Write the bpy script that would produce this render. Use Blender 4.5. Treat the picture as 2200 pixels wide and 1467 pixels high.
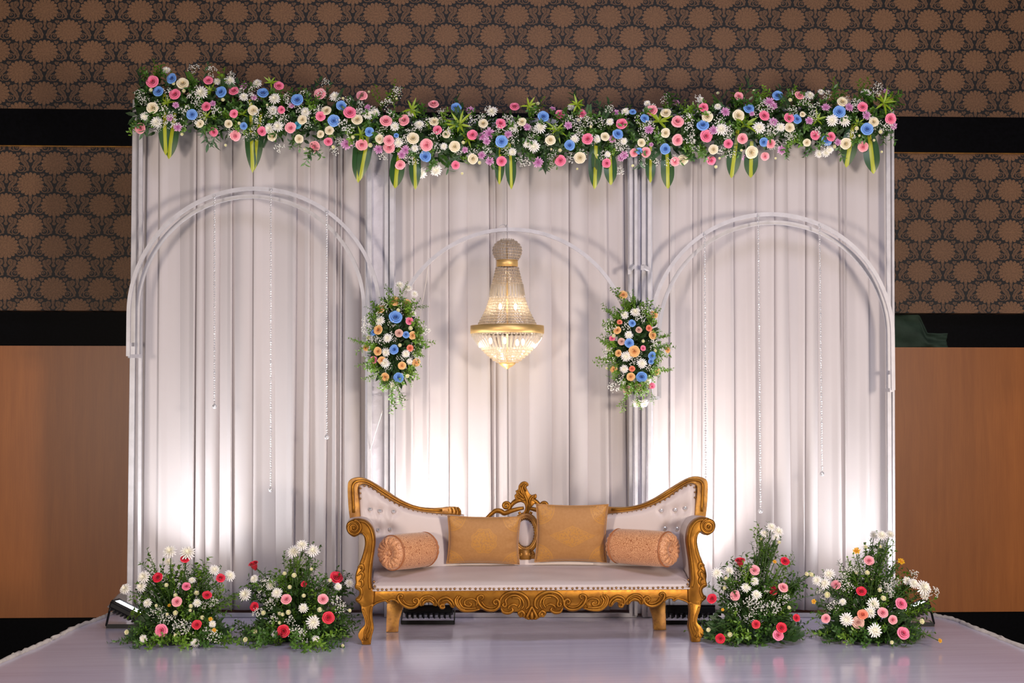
import bpy, bmesh, math, random
from mathutils import Vector, Matrix, Quaternion, noise

random.seed(7)
R = math.radians
for o in list(bpy.data.objects):
    bpy.data.objects.remove(o, do_unlink=True)
SC = bpy.context.scene
COL = SC.collection

# ------------------------------------------------------------------ camera
FPX, CX, CY, HOR, CAMZ = 3340.0, 1100.0, 733.5, 870.0, 1.30
TILT = math.atan((HOR - CY) / FPX)
cam_d = bpy.data.cameras.new('camera')
cam_d.sensor_width = 36.0
cam_d.lens = 36.0 * FPX / 2200.0
cam = bpy.data.objects.new('camera', cam_d)
cam.location = (0, 0, CAMZ)
cam.rotation_euler = (math.pi / 2 + TILT, 0, 0)
COL.objects.link(cam)
SC.camera = cam

# ------------------------------------------------------------------ world, lights, exposure
world = bpy.data.worlds.new('world')
SC.world = world
world.use_nodes = True
world.node_tree.nodes['Background'].inputs[0].default_value = (0.80, 0.80, 1.0, 1)
world.node_tree.nodes['Background'].inputs[1].default_value = 0.018
SC.view_settings.view_transform = 'Standard'
SC.view_settings.look = 'None'
SC.view_settings.exposure = 0.0
SC.view_settings.gamma = 1.0
SC.view_settings.use_curve_mapping = False


def aim(o, target):
    d = Vector(target) - o.location
    o.rotation_euler = d.to_track_quat('-Z', 'Y').to_euler()


def area(name, loc, target, size, watts, color, size_y=None, spread=180):
    d = bpy.data.lights.new(name, 'AREA')
    d.energy = watts
    d.color = color
    d.size = size
    if size_y:
        d.shape = 'RECTANGLE'
        d.size_y = size_y
    d.spread = R(spread)
    o = bpy.data.objects.new(name, d)
    o.location = loc
    COL.objects.link(o)
    aim(o, target)
    return o


# two warm lamps on stands in the hall, right and left of the photographer, and the hall's ceiling lights
area('hall_lamp_right', (3.6, 2.6, 1.55), (0.0, 9.5, 1.5), 0.75, 285, (1.0, 0.86, 0.74))
area('hall_lamp_left', (-3.4, 2.4, 1.45), (0.2, 9.5, 1.6), 0.75, 200, (1.0, 0.86, 0.74))
area('hall_ceiling_light', (0.9, 5.2, 4.6), (0.6, 7.4, 0.0), 2.6, 112, (0.80, 0.79, 1.0), 1.6)

# ------------------------------------------------------------------ projection helpers
FWD = Vector((0, math.cos(TILT), math.sin(TILT)))
UPV = Vector((0, -math.sin(TILT), math.cos(TILT)))


def ray(px, py):
    return Vector((1, 0, 0)) * ((px - CX) / FPX) + UPV * ((CY - py) / FPX) + FWD


def at(px, py, Y):
    d = ray(px, py)
    return Vector((0, 0, CAMZ)) + d * (Y / d.y)


def gp(px, py, Z=0.0):
    d = ray(px, py)
    return Vector((0, 0, CAMZ)) + d * ((Z - CAMZ) / d.z)


# ------------------------------------------------------------------ object helpers
def tag(o, label=None, cat=None, group=None, kind=None):
    if label: o['label'] = label
    if cat: o['category'] = cat
    if group: o['group'] = group
    if kind: o['kind'] = kind
    return o


ROOTM = {}


def thing(name, label, cat, loc=(0, 0, 0), rz=0.0, group=None):
    o = bpy.data.objects.new(name, None)
    o.empty_display_size = 0.05
    o.location = loc
    o.rotation_euler = (0, 0, rz)
    COL.objects.link(o)
    tag(o, label, cat, group)
    ROOTM[o.name] = Matrix.Translation(Vector(loc)) @ Matrix.Rotation(rz, 4, 'Z')
    return o


def link(name, mesh, parent=None, M=None, world_space=True):
    o = bpy.data.objects.new(name, mesh)
    COL.objects.link(o)
    if parent is not None:
        o.parent = parent
        if world_space and parent.name in ROOTM:
            o.matrix_basis = ROOTM[parent.name].inverted() @ (M or Matrix.Identity(4))
        else:
            o.matrix_basis = M or Matrix.Identity(4)
    elif M is not None:
        o.matrix_basis = M
    return o


def place(loc, direction=None, scale=1.0, spin=0.0, scl=None):
    M = Matrix.Translation(Vector(loc))
    if direction is not None:
        M = M @ Vector(direction).to_track_quat('Z', 'Y').to_matrix().to_4x4()
    M = M @ Matrix.Rotation(spin, 4, 'Z')
    if scl is not None:
        return M @ Matrix.Diagonal((scl[0], scl[1], scl[2], 1))
    return M @ Matrix.Diagonal((scale, scale, scale, 1))


def catmull(pts, n=6, closed=False):
    pts = [Vector(p) for p in pts]
    out = []
    N = len(pts)
    for i in range(N if closed else N - 1):
        if closed:
            p0, p1, p2, p3 = pts[i - 1], pts[i], pts[(i + 1) % N], pts[(i + 2) % N]
        else:
            p1, p2 = pts[i], pts[i + 1]
            p0 = pts[i - 1] if i else p1 * 2 - p2
            p3 = pts[i + 2] if i + 2 < N else p2 * 2 - p1
        for k in range(n):
            t = k / n
            out.append(0.5 * ((2 * p1) + (p2 - p0) * t + (2 * p0 - 5 * p1 + 4 * p2 - p3) * t * t
                              + (3 * p1 - p0 - 3 * p2 + p3) * t ** 3))
    if not closed:
        out.append(pts[-1])
    return out


class MB:
    def __init__(s):
        s.v, s.f, s.a = [], [], {}

    def quad(s, vs):
        b = len(s.v)
        s.v += [Vector(v) for v in vs]
        s.f.append(tuple(range(b, b + len(vs))))

    def box(s, c, h, M=None):
        b = len(s.v)
        for z in (-1, 1):
            for x, y in ((-1, -1), (1, -1), (1, 1), (-1, 1)):
                p = Vector((x * h[0], y * h[1], z * h[2]))
                if M is not None:
                    p = M @ p
                s.v.append(p + Vector(c))
        for q in ((3, 2, 1, 0), (4, 5, 6, 7), (0, 1, 5, 4), (1, 2, 6, 5), (2, 3, 7, 6), (3, 0, 4, 7)):
            s.f.append(tuple(b + k for k in q))
        return s

    def bar(s, a, c, w, d, up=(0, 1, 0)):
        """square bar from a to c, w wide across, d deep along up"""
        a, c = Vector(a), Vector(c)
        t = (c - a).normalized()
        n = Vector(up)
        n = (n - t * n.dot(t)).normalized()
        b = t.cross(n)
        i = len(s.v)
        for p in (a, c):
            for x, y in ((-1, -1), (1, -1), (1, 1), (-1, 1)):
                s.v.append(p + b * (x * w / 2) + n * (y * d / 2))
        for q in ((3, 2, 1, 0), (4, 5, 6, 7), (0, 1, 5, 4), (1, 2, 6, 5), (2, 3, 7, 6), (3, 0, 4, 7)):
            s.f.append(tuple(i + k for k in q))
        return s

    def tube(s, pts, r, n=6, caps=True, flat=1.0, ref=(0, 1, 0), square=False):
        pts = [Vector(p) for p in pts]
        N = len(pts)
        b = len(s.v)
        ref = Vector(ref)
        for i, p in enumerate(pts):
            t = (pts[min(i + 1, N - 1)] - pts[max(i - 1, 0)])
            t = t.normalized() if t.length > 1e-9 else Vector((0, 0, 1))
            u = ref - t * ref.dot(t)
            if u.length < 1e-4:
                u = t.orthogonal()
            u.normalize()
            w = t.cross(u)
            rr = r(i / max(1, N - 1)) if callable(r) else r
            for k in range(n):
                a = 2 * math.pi * (k + (0.5 if square else 0)) / n
                s.v.append(p + w * (math.cos(a) * rr) + u * (math.sin(a) * rr * flat))
        for i in range(N - 1):
            for k in range(n):
                k2 = (k + 1) % n
                s.f.append((b + i * n + k, b + i * n + k2, b + (i + 1) * n + k2, b + (i + 1) * n + k))
        if caps:
            s.f.append(tuple(b + k for k in reversed(range(n))))
            s.f.append(tuple(b + (N - 1) * n + k for k in range(n)))
        return s

    def lathe(s, prof, n=24, c=(0, 0, 0), mod=None):
        b = len(s.v)
        c = Vector(c)
        for j, (r, z) in enumerate(prof):
            for k in range(n):
                a = 2 * math.pi * k / n
                rr, zz = (r, z) if mod is None else mod(r, z, a, j)
                s.v.append(c + Vector((rr * math.cos(a), rr * math.sin(a), zz)))
        for j in range(len(prof) - 1):
            for k in range(n):
                k2 = (k + 1) % n
                s.f.append((b + j * n + k, b + j * n + k2, b + (j + 1) * n + k2, b + (j + 1) * n + k))
        if prof[0][0] > 1e-5:
            s.f.append(tuple(b + k for k in reversed(range(n))))
        if prof[-1][0] > 1e-5:
            s.f.append(tuple(b + (len(prof) - 1) * n + k for k in range(n)))
        return s

    def prism(s, pts, y0, y1):
        """outline of (x,z) extruded from y0 (front) to y1 (back)"""
        b = len(s.v)
        n = len(pts)
        area2 = sum(pts[i][0] * pts[(i + 1) % n][1] - pts[(i + 1) % n][0] * pts[i][1] for i in range(n))
        if area2 < 0:
            pts = list(reversed(pts))
        for y in (y0, y1):
            for p in pts:
                s.v.append(Vector((p[0], y, p[1])))
        s.f.append(tuple(b + i for i in range(n)))
        s.f.append(tuple(b + n + i for i in reversed(range(n))))
        for i in range(n):
            j = (i + 1) % n
            s.f.append((b + j, b + i, b + n + i, b + n + j))
        return s

    def ball(s, c, r, nu=8, nv=5, sc=(1, 1, 1)):
        c = Vector(c)
        b = len(s.v)
        s.v.append(c + Vector((0, 0, r * sc[2])))
        for j in range(1, nv):
            th = math.pi * j / nv
            for k in range(nu):
                a = 2 * math.pi * k / nu
                s.v.append(c + Vector((r * sc[0] * math.sin(th) * math.cos(a), r * sc[1] * math.sin(th) * math.sin(a), r * sc[2] * math.cos(th))))
        s.v.append(c - Vector((0, 0, r * sc[2])))
        e = len(s.v) - 1
        for k in range(nu):
            k2 = (k + 1) % nu
            s.f.append((b, b + 1 + k, b + 1 + k2))
            s.f.append((e, e - nu + k2, e - nu + k))
            for j in range(nv - 2):
                s.f.append((b + 1 + j * nu + k, b + 1 + (j + 1) * nu + k, b + 1 + (j + 1) * nu + k2, b + 1 + j * nu + k2))
        return s

    def grid(s, nu, nv, fn, flip=False):
        b = len(s.v)
        for j in range(nv + 1):
            for i in range(nu + 1):
                s.v.append(Vector(fn(i / nu, j / nv)))
        for j in range(nv):
            for i in range(nu):
                q = (b + j * (nu + 1) + i, b + j * (nu + 1) + i + 1, b + (j + 1) * (nu + 1) + i + 1, b + (j + 1) * (nu + 1) + i)
                s.f.append(tuple(reversed(q)) if flip else q)
        return s

    def add(s, other, M=None):
        b = len(s.v)
        s.v += [(M @ v) if M is not None else v.copy() for v in other.v]
        s.f += [tuple(b + i for i in f) for f in other.f]
        return s

    def mirrored(s):
        m = MB()
        m.v = [Vector((-v.x, v.y, v.z)) for v in s.v]
        m.f = [tuple(reversed(f)) for f in s.f]
        return m

    def mesh(s, name, mat, smooth=True):
        me = bpy.data.meshes.new(name)
        me.from_pydata([tuple(v) for v in s.v], [], s.f)
        me.polygons.foreach_set('use_smooth', [smooth] * len(me.polygons))
        if mat:
            for m in (mat if isinstance(mat, (list, tuple)) else [mat]):
                me.materials.append(m)
        if s.a:
            at_ = me.attributes.new('petal_t', 'FLOAT', 'POINT')
            at_.data.foreach_set('value', [s.a.get(i, 0.0) for i in range(len(s.v))])
        me.update()
        return me

    def build(s, name, mat, parent=None, smooth=True, bevel=0, world_space=True, M=None):
        o = link(name, s.mesh(name, mat, smooth), parent, M, world_space)
        if bevel:
            md = o.modifiers.new('bevel', 'BEVEL')
            md.width = bevel
            md.segments = 2
            md.limit_method = 'ANGLE'
            md.angle_limit = R(40)
        return o


# ------------------------------------------------------------------ material helpers
def srgb(r, g, b):
    f = lambda c: (c / 255 / 12.92) if c / 255 <= 0.04045 else ((c / 255 + 0.055) / 1.055) ** 2.4
    return (f(r), f(g), f(b))


class NT:
    def __init__(s, tree):
        s.t = tree

    def n(s, typ, **kw):
        nd = s.t.nodes.new(typ)
        for k, v in kw.items():
            setattr(nd, k, v)
        return nd

    def put(s, sock, val):
        if hasattr(val, 'is_linked') or isinstance(val, bpy.types.NodeSocket):
            s.t.links.new(val, sock)
        else:
            sock.default_value = val

    def m(s, op, a, b=None, c=None, clamp=False):
        nd = s.n('ShaderNodeMath', operation=op, use_clamp=clamp)
        for i, x in enumerate((a, b, c)):
            if x is not None:
                s.put(nd.inputs[i], x)
        return nd.outputs[0]

    def vm(s, op, a, b=None, scale=None):
        nd = s.n('ShaderNodeVectorMath', operation=op)
        s.put(nd.inputs[0], a)
        if b is not None:
            s.put(nd.inputs[1], b)
        if scale is not None:
            s.put(nd.inputs[3], scale)
        return nd.outputs['Value'] if op in ('LENGTH', 'DOT_PRODUCT', 'DISTANCE') else nd.outputs[0]

    def comb(s, x=0.0, y=0.0, z=0.0):
        nd = s.n('ShaderNodeCombineXYZ')
        for i, v in enumerate((x, y, z)):
            s.put(nd.inputs[i], v)
        return nd.outputs[0]

    def sep(s, v):
        nd = s.n('ShaderNodeSeparateXYZ')
        s.put(nd.inputs[0], v)
        return nd.outputs

    def coord(s, which='Object'):
        return s.n('ShaderNodeTexCoord').outputs[which]

    def noise(s, vec, scale, detail=3, rough=0.55, out=0):
        nd = s.n('ShaderNodeTexNoise')
        s.put(nd.inputs['Vector'], vec)
        nd.inputs['Scale'].default_value = scale
        nd.inputs['Detail'].default_value = detail
        nd.inputs['Roughness'].default_value = rough
        return nd.outputs[out]

    def scalev(s, vec, sc):
        return s.vm('MULTIPLY', vec, sc)

    def mix(s, fac, a, b):
        nd = s.n('ShaderNodeMix', data_type='RGBA')
        s.put(nd.inputs[0], fac)
        for sock, v in ((nd.inputs[6], a), (nd.inputs[7], b)):
            s.put(sock, (*v, 1) if isinstance(v, tuple) and len(v) == 3 else v)
        return nd.outputs[2]

    def ramp(s, fac, lo, hi):
        nd = s.n('ShaderNodeMapRange')
        s.put(nd.inputs[0], fac)
        nd.inputs[1].default_value = lo
        nd.inputs[2].default_value = hi
        return nd.outputs[0]

    def bump(s, h, strength=0.3, dist=0.01):
        nd = s.n('ShaderNodeBump')
        nd.inputs['Strength'].default_value = strength
        nd.inputs['Distance'].default_value = dist
        s.put(nd.inputs['Height'], h)
        return nd.outputs[0]


def newmat(name):
    m = bpy.data.materials.new(name)
    m.use_nodes = True
    t = NT(m.node_tree)
    return m, t, m.node_tree.nodes['Principled BSDF']


def pmat(name, col, rough=0.5, metal=0.0, var=0.12, vscale=6.0, bump=0.0, bscale=60.0, bdist=0.004, sheen=0.0, coat=0.0, trans=0.0, sub=0.0, stretch=(1, 1, 1), spec=None):
    m, t, p = newmat(name)
    co = t.scalev(t.coord(), stretch)
    nz = t.noise(co, vscale)
    f = t.ramp(nz, 0.3, 0.7)
    c = t.mix(f, tuple(x * (1 - var) for x in col), tuple(min(1, x * (1 + var)) for x in col))
    t.put(p.inputs['Base Color'], c)
    p.inputs['Roughness'].default_value = rough
    p.inputs['Metallic'].default_value = metal
    if spec is not None:
        p.inputs['Specular IOR Level'].default_value = spec
    if sheen:
        p.inputs['Sheen Weight'].default_value = sheen
    if coat:
        p.inputs['Coat Weight'].default_value = coat
    if trans:
        p.inputs['Transmission Weight'].default_value = trans
    if sub:
        p.inputs['Subsurface Weight'].default_value = sub
        p.inputs['Subsurface Radius'].default_value = (0.01, 0.008, 0.006)
        p.inputs['Subsurface Scale'].default_value = 0.3
    if bump:
        t.put(p.inputs['Normal'], t.bump(t.noise(co, bscale, 4), bump, bdist))
    return m


def emat(name, col, strength):
    m, t, p = newmat(name)
    p.inputs['Base Color'].default_value = (0.8, 0.8, 0.8, 1)
    p.inputs['Emission Color'].default_value = (*col, 1)
    p.inputs['Emission Strength'].default_value = strength
    return m


# ---- wallpaper: printed medallions and scrolled leaves (flat print)
def make_wallpaper():
    g = bpy.data.node_groups.new('wallpaper_motif', 'ShaderNodeTree')
    g.interface.new_socket('Vector', in_out='INPUT', socket_type='NodeSocketVector')
    g.interface.new_socket('Flower', in_out='OUTPUT', socket_type='NodeSocketFloat')
    g.interface.new_socket('Leaf', in_out='OUTPUT', socket_type='NodeSocketFloat')
    t = NT(g)
    gi = t.n('NodeGroupInput').outputs[0]
    go = t.n('NodeGroupOutput')
    x, y, _ = t.sep(gi)          # y grows downwards, unit = cell width
    ax = t.m('ABSOLUTE', x)
    # medallion with 18 petals
    ys = t.m('MULTIPLY', y, 1.13)
    r = t.m('SQRT', t.m('ADD', t.m('MULTIPLY', x, x), t.m('MULTIPLY', ys, ys)))
    th = t.m('ARCTAN2', x, ys)
    pet = t.m('ABSOLUTE', t.m('COSINE', t.m('MULTIPLY', th, 9.0)))
    rim = t.m('ADD', 0.222, t.m('MULTIPLY', t.m('POWER', pet, 0.55), 0.062))
    flo = t.m('LESS_THAN', r, rim)
    th2 = t.m('ABSOLUTE', t.m('COSINE', t.m('MULTIPLY', th, 9.0)))
    line = t.m('MULTIPLY', t.m('LESS_THAN', th2, 0.17), t.m('GREATER_THAN', r, 0.185))
    flo = t.m('MULTIPLY', flo, t.m('SUBTRACT', 1.0, t.m('MULTIPLY', line, 0.7)))
    th3 = t.m('ABSOLUTE', t.m('SINE', t.m('MULTIPLY', th, 9.0)))
    line2 = t.m('MULTIPLY', t.m('LESS_THAN', th3, 0.2), t.m('MULTIPLY', t.m('GREATER_THAN', r, 0.10), t.m('LESS_THAN', r, 0.17)))
    flo = t.m('MULTIPLY', flo, t.m('SUBTRACT', 1.0, t.m('MULTIPLY', line2, 0.35)))
    pv = t.comb(ax, t.m('ADD', 0.25, t.m('MULTIPLY', t.m('SUBTRACT', y, 0.25), 1.09)), 0.0)

    def cap(a, b, rad):
        a, b = Vector((*a, 0)), Vector((*b, 0))
        ba = b - a
        pa = t.vm('SUBTRACT', pv, tuple(a))
        h = t.m('MULTIPLY', t.vm('DOT_PRODUCT', pa, tuple(ba)), 1 / max(1e-9, ba.dot(ba)), clamp=True)
        q = t.vm('SUBTRACT', pa, t.vm('SCALE', tuple(ba), scale=h))
        return t.m('SUBTRACT', t.vm('LENGTH', q), rad)

    def circ(c, rad, sy=1.0):
        q = t.vm('MULTIPLY', t.vm('SUBTRACT', pv, (*c, 0)), (1, sy, 0))
        return t.m('SUBTRACT', t.vm('LENGTH', q), rad)

    mn = lambda a, b: t.m('MINIMUM', a, b)
    d = cap((0, 0.25), (0, 0.30), 0.032)
    d = mn(d, cap((0, 0.30), (0, 0.38), 0.020))
    d = mn(d, circ((0, 0.402), 0.042))
    d = mn(d, circ((0.105, 0.325), 0.060, 0.85))
    for a, b, rr in (((0.185, 0.325), (0.165, 0.40), 0.047), ((0.165, 0.40), (0.10, 0.47), 0.050),
                     ((0.10, 0.47), (0.062, 0.55), 0.040), ((0.062, 0.55), (0.06, 0.615), 0.024), ((0.06, 0.615), (0.145, 0.665), 0.011),
                     ((0.235, 0.235), (0.262, 0.262), 0.026), ((0.262, 0.262), (0.285, 0.232), 0.020)):
        d = mn(d, cap(a, b, rr))
    ring = t.m('SUBTRACT', t.m('ABSOLUTE', circ((0.20, 0.585), 0.068)), 0.011)
    d = mn(d, ring)
    d = mn(d, circ((0.205, 0.575), 0.034))
    d = mn(d, circ((0.125, 0.525), 0.018))
    leaf = t.m('LESS_THAN', d, 0.0)
    # dark veins
    v = cap((0.16, 0.30), (0.15, 0.40), 0.006)
    for a, b, rr in (((0.15, 0.40), (0.085, 0.47), 0.006), ((0.085, 0.47), (0.06, 0.55), 0.005), ((0.09, 0.30), (0.125, 0.36), 0.006),
                     ((0.21, 0.56), (0.19, 0.60), 0.009), ((0.255, 0.245), (0.27, 0.255), 0.006)):
        v = mn(v, cap(a, b, rr))
    leaf = t.m('MULTIPLY', leaf, t.m('SUBTRACT', 1.0, t.m('MULTIPLY', t.m('LESS_THAN', v, 0.0), 0.75)))
    g.links.new(flo, go.inputs[0])
    g.links.new(leaf, go.inputs[1])

    m, t, p = newmat('damask_wallpaper')
    x, y, z = t.sep(t.coord())
    CW, CH = 0.3247, 0.2875
    u = t.m('DIVIDE', x, CW)
    w = t.m('MULTIPLY', z, -1 / CH)
    hv = CH / CW
    outs = []
    for off, lo in ((0.0, 0.29), (0.5, 0.29)):
        fu = t.m('SUBTRACT', t.m('FRACT', t.m('ADD', u, 0.5 + off)), 0.5)
        fw = t.m('MULTIPLY', t.m('SUBTRACT', t.m('FRACT', t.m('ADD', w, lo + off)), lo), hv)
        nd = t.n('ShaderNodeGroup')
        nd.node_tree = g
        t.put(nd.inputs[0], t.comb(fu, fw, 0.0))
        outs.append(nd.outputs)
    flo = t.m('MAXIMUM', outs[0][0], outs[1][0])
    leaf = t.m('MAXIMUM', outs[0][1], outs[1][1])
    co = t.coord()
    n1 = t.noise(co, 90.0, 3)
    n2 = t.noise(co, 1.1, 2)
    fc = t.mix(t.ramp(n1, 0.35, 0.65), srgb(114, 81, 56), srgb(139, 101, 71))
    lc = t.mix(t.ramp(n1, 0.35, 0.65), srgb(90, 66, 48), srgb(120, 86, 61))
    bg = t.mix(t.ramp(n1, 0.3, 0.7), srgb(11, 10, 14), srgb(20, 17, 20))
    c = t.mix(t.m('MINIMUM', leaf, 1.0), bg, lc)
    c = t.mix(flo, c, fc)
    c = t.mix(t.m('MULTIPLY', t.ramp(n2, 0.3, 0.8), 0.10), c, srgb(40, 26, 20))
    t.put(p.inputs['Base Color'], c)
    p.inputs['Roughness'].default_value = 0.62
    return m


def make_wood():
    m, t, p = newmat('veneer_wood')
    co = t.coord()
    g1 = t.noise(t.scalev(co, (14, 14, 0.9)), 1.6, 5, 0.6)
    g2 = t.noise(t.scalev(co, (90, 90, 5)), 1.0, 3, 0.6)
    g3 = t.noise(co, 1.4, 2)
    f = t.m('ADD', t.m('MULTIPLY', g1, 0.6), t.m('MULTIPLY', g2, 0.4))
    c = t.mix(t.ramp(f, 0.36, 0.64), srgb(156, 89, 33), srgb(170, 100, 40))
    c = t.mix(t.m('MULTIPLY', t.ramp(g3, 0.4, 0.8), 0.25), c, srgb(136, 76, 28))
    t.put(p.inputs['Base Color'], c)
    p.inputs['Roughness'].default_value = 0.42
    t.put(p.inputs['Normal'], t.bump(g2, 0.05, 0.001))
    return m


def make_vinyl():
    m, t, p = newmat('white_vinyl_sheet')
    co = t.coord()
    x, y, z = t.sep(co)
    co2 = t.comb(x, t.m('SUBTRACT', y, t.m('MULTIPLY', x, 0.10)), z)
    a = t.noise(t.scalev(co2, (0.35, 3.2, 1)), 2.2, 3, 0.5)       # long low wrinkles running across
    b = t.noise(t.scalev(co2, (0.8, 9.0, 1)), 2.0, 2, 0.5)
    d = t.noise(t.scalev(co, (1, 1, 1)), 1.1, 2)
    c = t.mix(t.ramp(d, 0.35, 0.7), srgb(206, 201, 222), srgb(216, 211, 230))
    t.put(p.inputs['Base Color'], c)
    p.inputs['Roughness'].default_value = 0.17
    p.inputs['Specular IOR Level'].default_value = 0.55
    h = t.m('ADD', t.m('MULTIPLY', a, 1.0), t.m('MULTIPLY', b, 0.10))
    t.put(p.inputs['Normal'], t.bump(h, 0.22, 0.012))
    return m


def make_gold():
    m, t, p = newmat('gilt_wood')
    co = t.coord()
    n1 = t.noise(co, 9, 4)
    n2 = t.noise(co, 45, 3)
    n3 = t.noise(co, 160, 2)
    c = t.mix(t.ramp(n1, 0.35, 0.7), srgb(134, 86, 20), srgb(172, 118, 36))
    c = t.mix(t.m('MULTIPLY', t.ramp(n2, 0.55, 0.75), 0.55), c, srgb(96, 54, 12))
    c = t.mix(t.ramp(n3, 0.68, 0.8), c, srgb(88, 52, 26))
    t.put(p.inputs['Base Color'], c)
    p.inputs['Metallic'].default_value = 0.72
    t.put(p.inputs['Roughness'], t.m('ADD', 0.30, t.m('MULTIPLY', n2, 0.22)))
    t.put(p.inputs['Normal'], t.bump(n2, 0.10, 0.003))
    return m


def make_worn_gold():
    m, t, p = newmat('rubbed_gilt_wood')
    co = t.coord()
    n1 = t.noise(co, 14, 4)
    n2 = t.noise(co, 60, 3)
    c = t.mix(t.ramp(n1, 0.35, 0.65), srgb(150, 104, 54), srgb(196, 142, 62))
    c = t.mix(t.m('MULTIPLY', t.ramp(n2, 0.55, 0.75), 0.6), c, srgb(108, 70, 36))
    t.put(p.inputs['Base Color'], c)
    p.inputs['Metallic'].default_value = 0.45
    p.inputs['Roughness'].default_value = 0.42
    t.put(p.inputs['Normal'], t.bump(n2, 0.12, 0.003))
    return m


def make_cushion(name, mode):
    m, t, p = newmat(name)
    x, y, z = t.sep(t.coord())
    co = t.coord()
    n1 = t.noise(co, 70, 3)
    wob = t.m('MULTIPLY', t.m('SUBTRACT', t.noise(co, 28, 2), 0.5), 0.05)
    ax, az = t.m('ABSOLUTE', x), t.m('ABSOLUTE', z)
    if mode == 'diamond':
        d = t.m('ADD', t.m('DIVIDE', ax, 0.125), t.m('DIVIDE', az, 0.062))
        d = t.m('ADD', d, t.m('MULTIPLY', wob, 5.0))
    else:
        zz = t.m('SUBTRACT', z, 0.012)
        d = t.m('DIVIDE', t.m('SQRT', t.m('ADD', t.m('MULTIPLY', x, x), t.m('MULTIPLY', zz, zz))), 0.07)
        d = t.m('ADD', d, t.m('MULTIPLY', t.m('COSINE', t.m('MULTIPLY', t.m('ARCTAN2', x, zz), 8.0)), 0.06))
    cx = t.m('SUBTRACT', ax, 0.2)
    cz = t.m('SUBTRACT', az, 0.155)
    dc = t.m('DIVIDE', t.m('SQRT', t.m('ADD', t.m('MULTIPLY', cx, cx), t.m('MULTIPLY', cz, cz))), 0.095)
    dd = t.m('MINIMUM', d, t.m('ADD', dc, wob))
    fill = t.m('LESS_THAN', dd, 0.93)
    outline = t.m('LESS_THAN', t.m('ABSOLUTE', t.m('SUBTRACT', dd, 1.0)), 0.035)
    stitch = t.m('GREATER_THAN', t.noise(co, 120, 1), 0.47)
    gold = t.m('MAXIMUM', t.m('MULTIPLY', fill, stitch), outline)
    base = t.mix(t.ramp(n1, 0.3, 0.7), srgb(166, 117, 62), srgb(174, 125, 70))
    c = t.mix(t.m('MULTIPLY', gold, 0.55), base, srgb(196, 138, 46))
    t.put(p.inputs['Base Color'], c)
    t.put(p.inputs['Roughness'], t.m('SUBTRACT', 0.62, t.m('MULTIPLY', gold, 0.12)))
    p.inputs['Sheen Weight'].default_value = 0.25
    wr = t.noise(t.scalev(co, (1, 1, 0.6)), 16, 3)
    t.put(p.inputs['Normal'], t.bump(t.m('ADD', wr, t.m('MULTIPLY', n1, 0.03)), 0.28, 0.012))
    return m


def make_bolster():
    m, t, p = newmat('scroll_embroidered_satin')
    co = t.coord()
    vo = t.n('ShaderNodeTexVoronoi')
    t.put(vo.inputs['Vector'], co)
    vo.inputs['Scale'].default_value = 46.0
    d = t.m('ADD', vo.outputs['Distance'], t.m('MULTIPLY', t.noise(co, 40, 2), 0.35))
    s = t.m('ABSOLUTE', t.m('SINE', t.m('MULTIPLY', d, 9.0)))
    ln = t.m('LESS_THAN', s, 0.36)
    n1 = t.noise(co, 120, 2)
    base = t.mix(n1, srgb(206, 146, 100), srgb(222, 164, 116))
    c = t.mix(ln, base, srgb(160, 94, 52))
    t.put(p.inputs['Base Color'], c)
    p.inputs['Roughness'].default_value = 0.48
    p.inputs['Sheen Weight'].default_value = 0.3
    t.put(p.inputs['Normal'], t.bump(ln, -0.4, 0.004))
    return m


def petal_mat(name, inner, outer, rough=0.5, rim=False):
    """petal colour runs from the heart of the bloom to the petal tips"""
    m, t, p = newmat(name)
    x, y, z = t.sep(t.coord())
    r = t.m('SQRT', t.m('ADD', t.m('MULTIPLY', x, x), t.m('MULTIPLY', y, y)))
    f = t.m('ADD', t.ramp(r, 0.1, 0.95), t.m('MULTIPLY', t.m('SUBTRACT', t.noise(t.coord(), 3.0, 2), 0.5), 0.5), clamp=True)
    if rim:
        an = t.n('ShaderNodeAttribute')
        an.attribute_name = 'petal_t'
        e = t.m('POWER', an.outputs['Fac'], 2.6)
        f = t.m('ADD', t.m('MULTIPLY', f, 0.30), t.m('MULTIPLY', e, 0.85), clamp=True)
        inner = tuple(c_ * 0.88 for c_ in inner)
    t.put(p.inputs['Base Color'], t.mix(f, inner, outer))
    p.inputs['Roughness'].default_value = rough
    p.inputs['Sheen Weight'].default_value = 0.15
    p.inputs['Subsurface Weight'].default_value = 0.0
    return m


def leaf_mat(name, c1, c2, rough=0.4):
    m, t, p = newmat(name)
    info = t.n('ShaderNodeObjectInfo')
    f = t.m('ADD', t.m('MULTIPLY', info.outputs['Random'], 0.7), t.m('MULTIPLY', t.noise(t.coord(), 7, 2), 0.4), clamp=True)
    t.put(p.inputs['Base Color'], t.mix(f, c1, c2))
    p.inputs['Roughness'].default_value = rough
    return m


def make_dracaena():
    m, t, p = newmat('striped_dracaena_leaf')
    x, y, z = t.sep(t.coord())
    ax = t.m('ABSOLUTE', x)
    n1 = t.noise(t.scalev(t.coord(), (60, 1, 1.2)), 1.0, 3)
    edge = t.m('ADD', ax, t.m('MULTIPLY', t.m('SUBTRACT', n1, 0.5), 0.05))
    stripe = t.m('LESS_THAN', edge, 0.040)
    g = t.mix(n1, srgb(20, 56, 22), srgb(50, 92, 40))
    ye = t.mix(n1, srgb(140, 154, 20), srgb(190, 190, 40))
    t.put(p.inputs['Base Color'], t.mix(stripe, g, ye))
    p.inputs['Roughness'].default_value = 0.35
    return m


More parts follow.
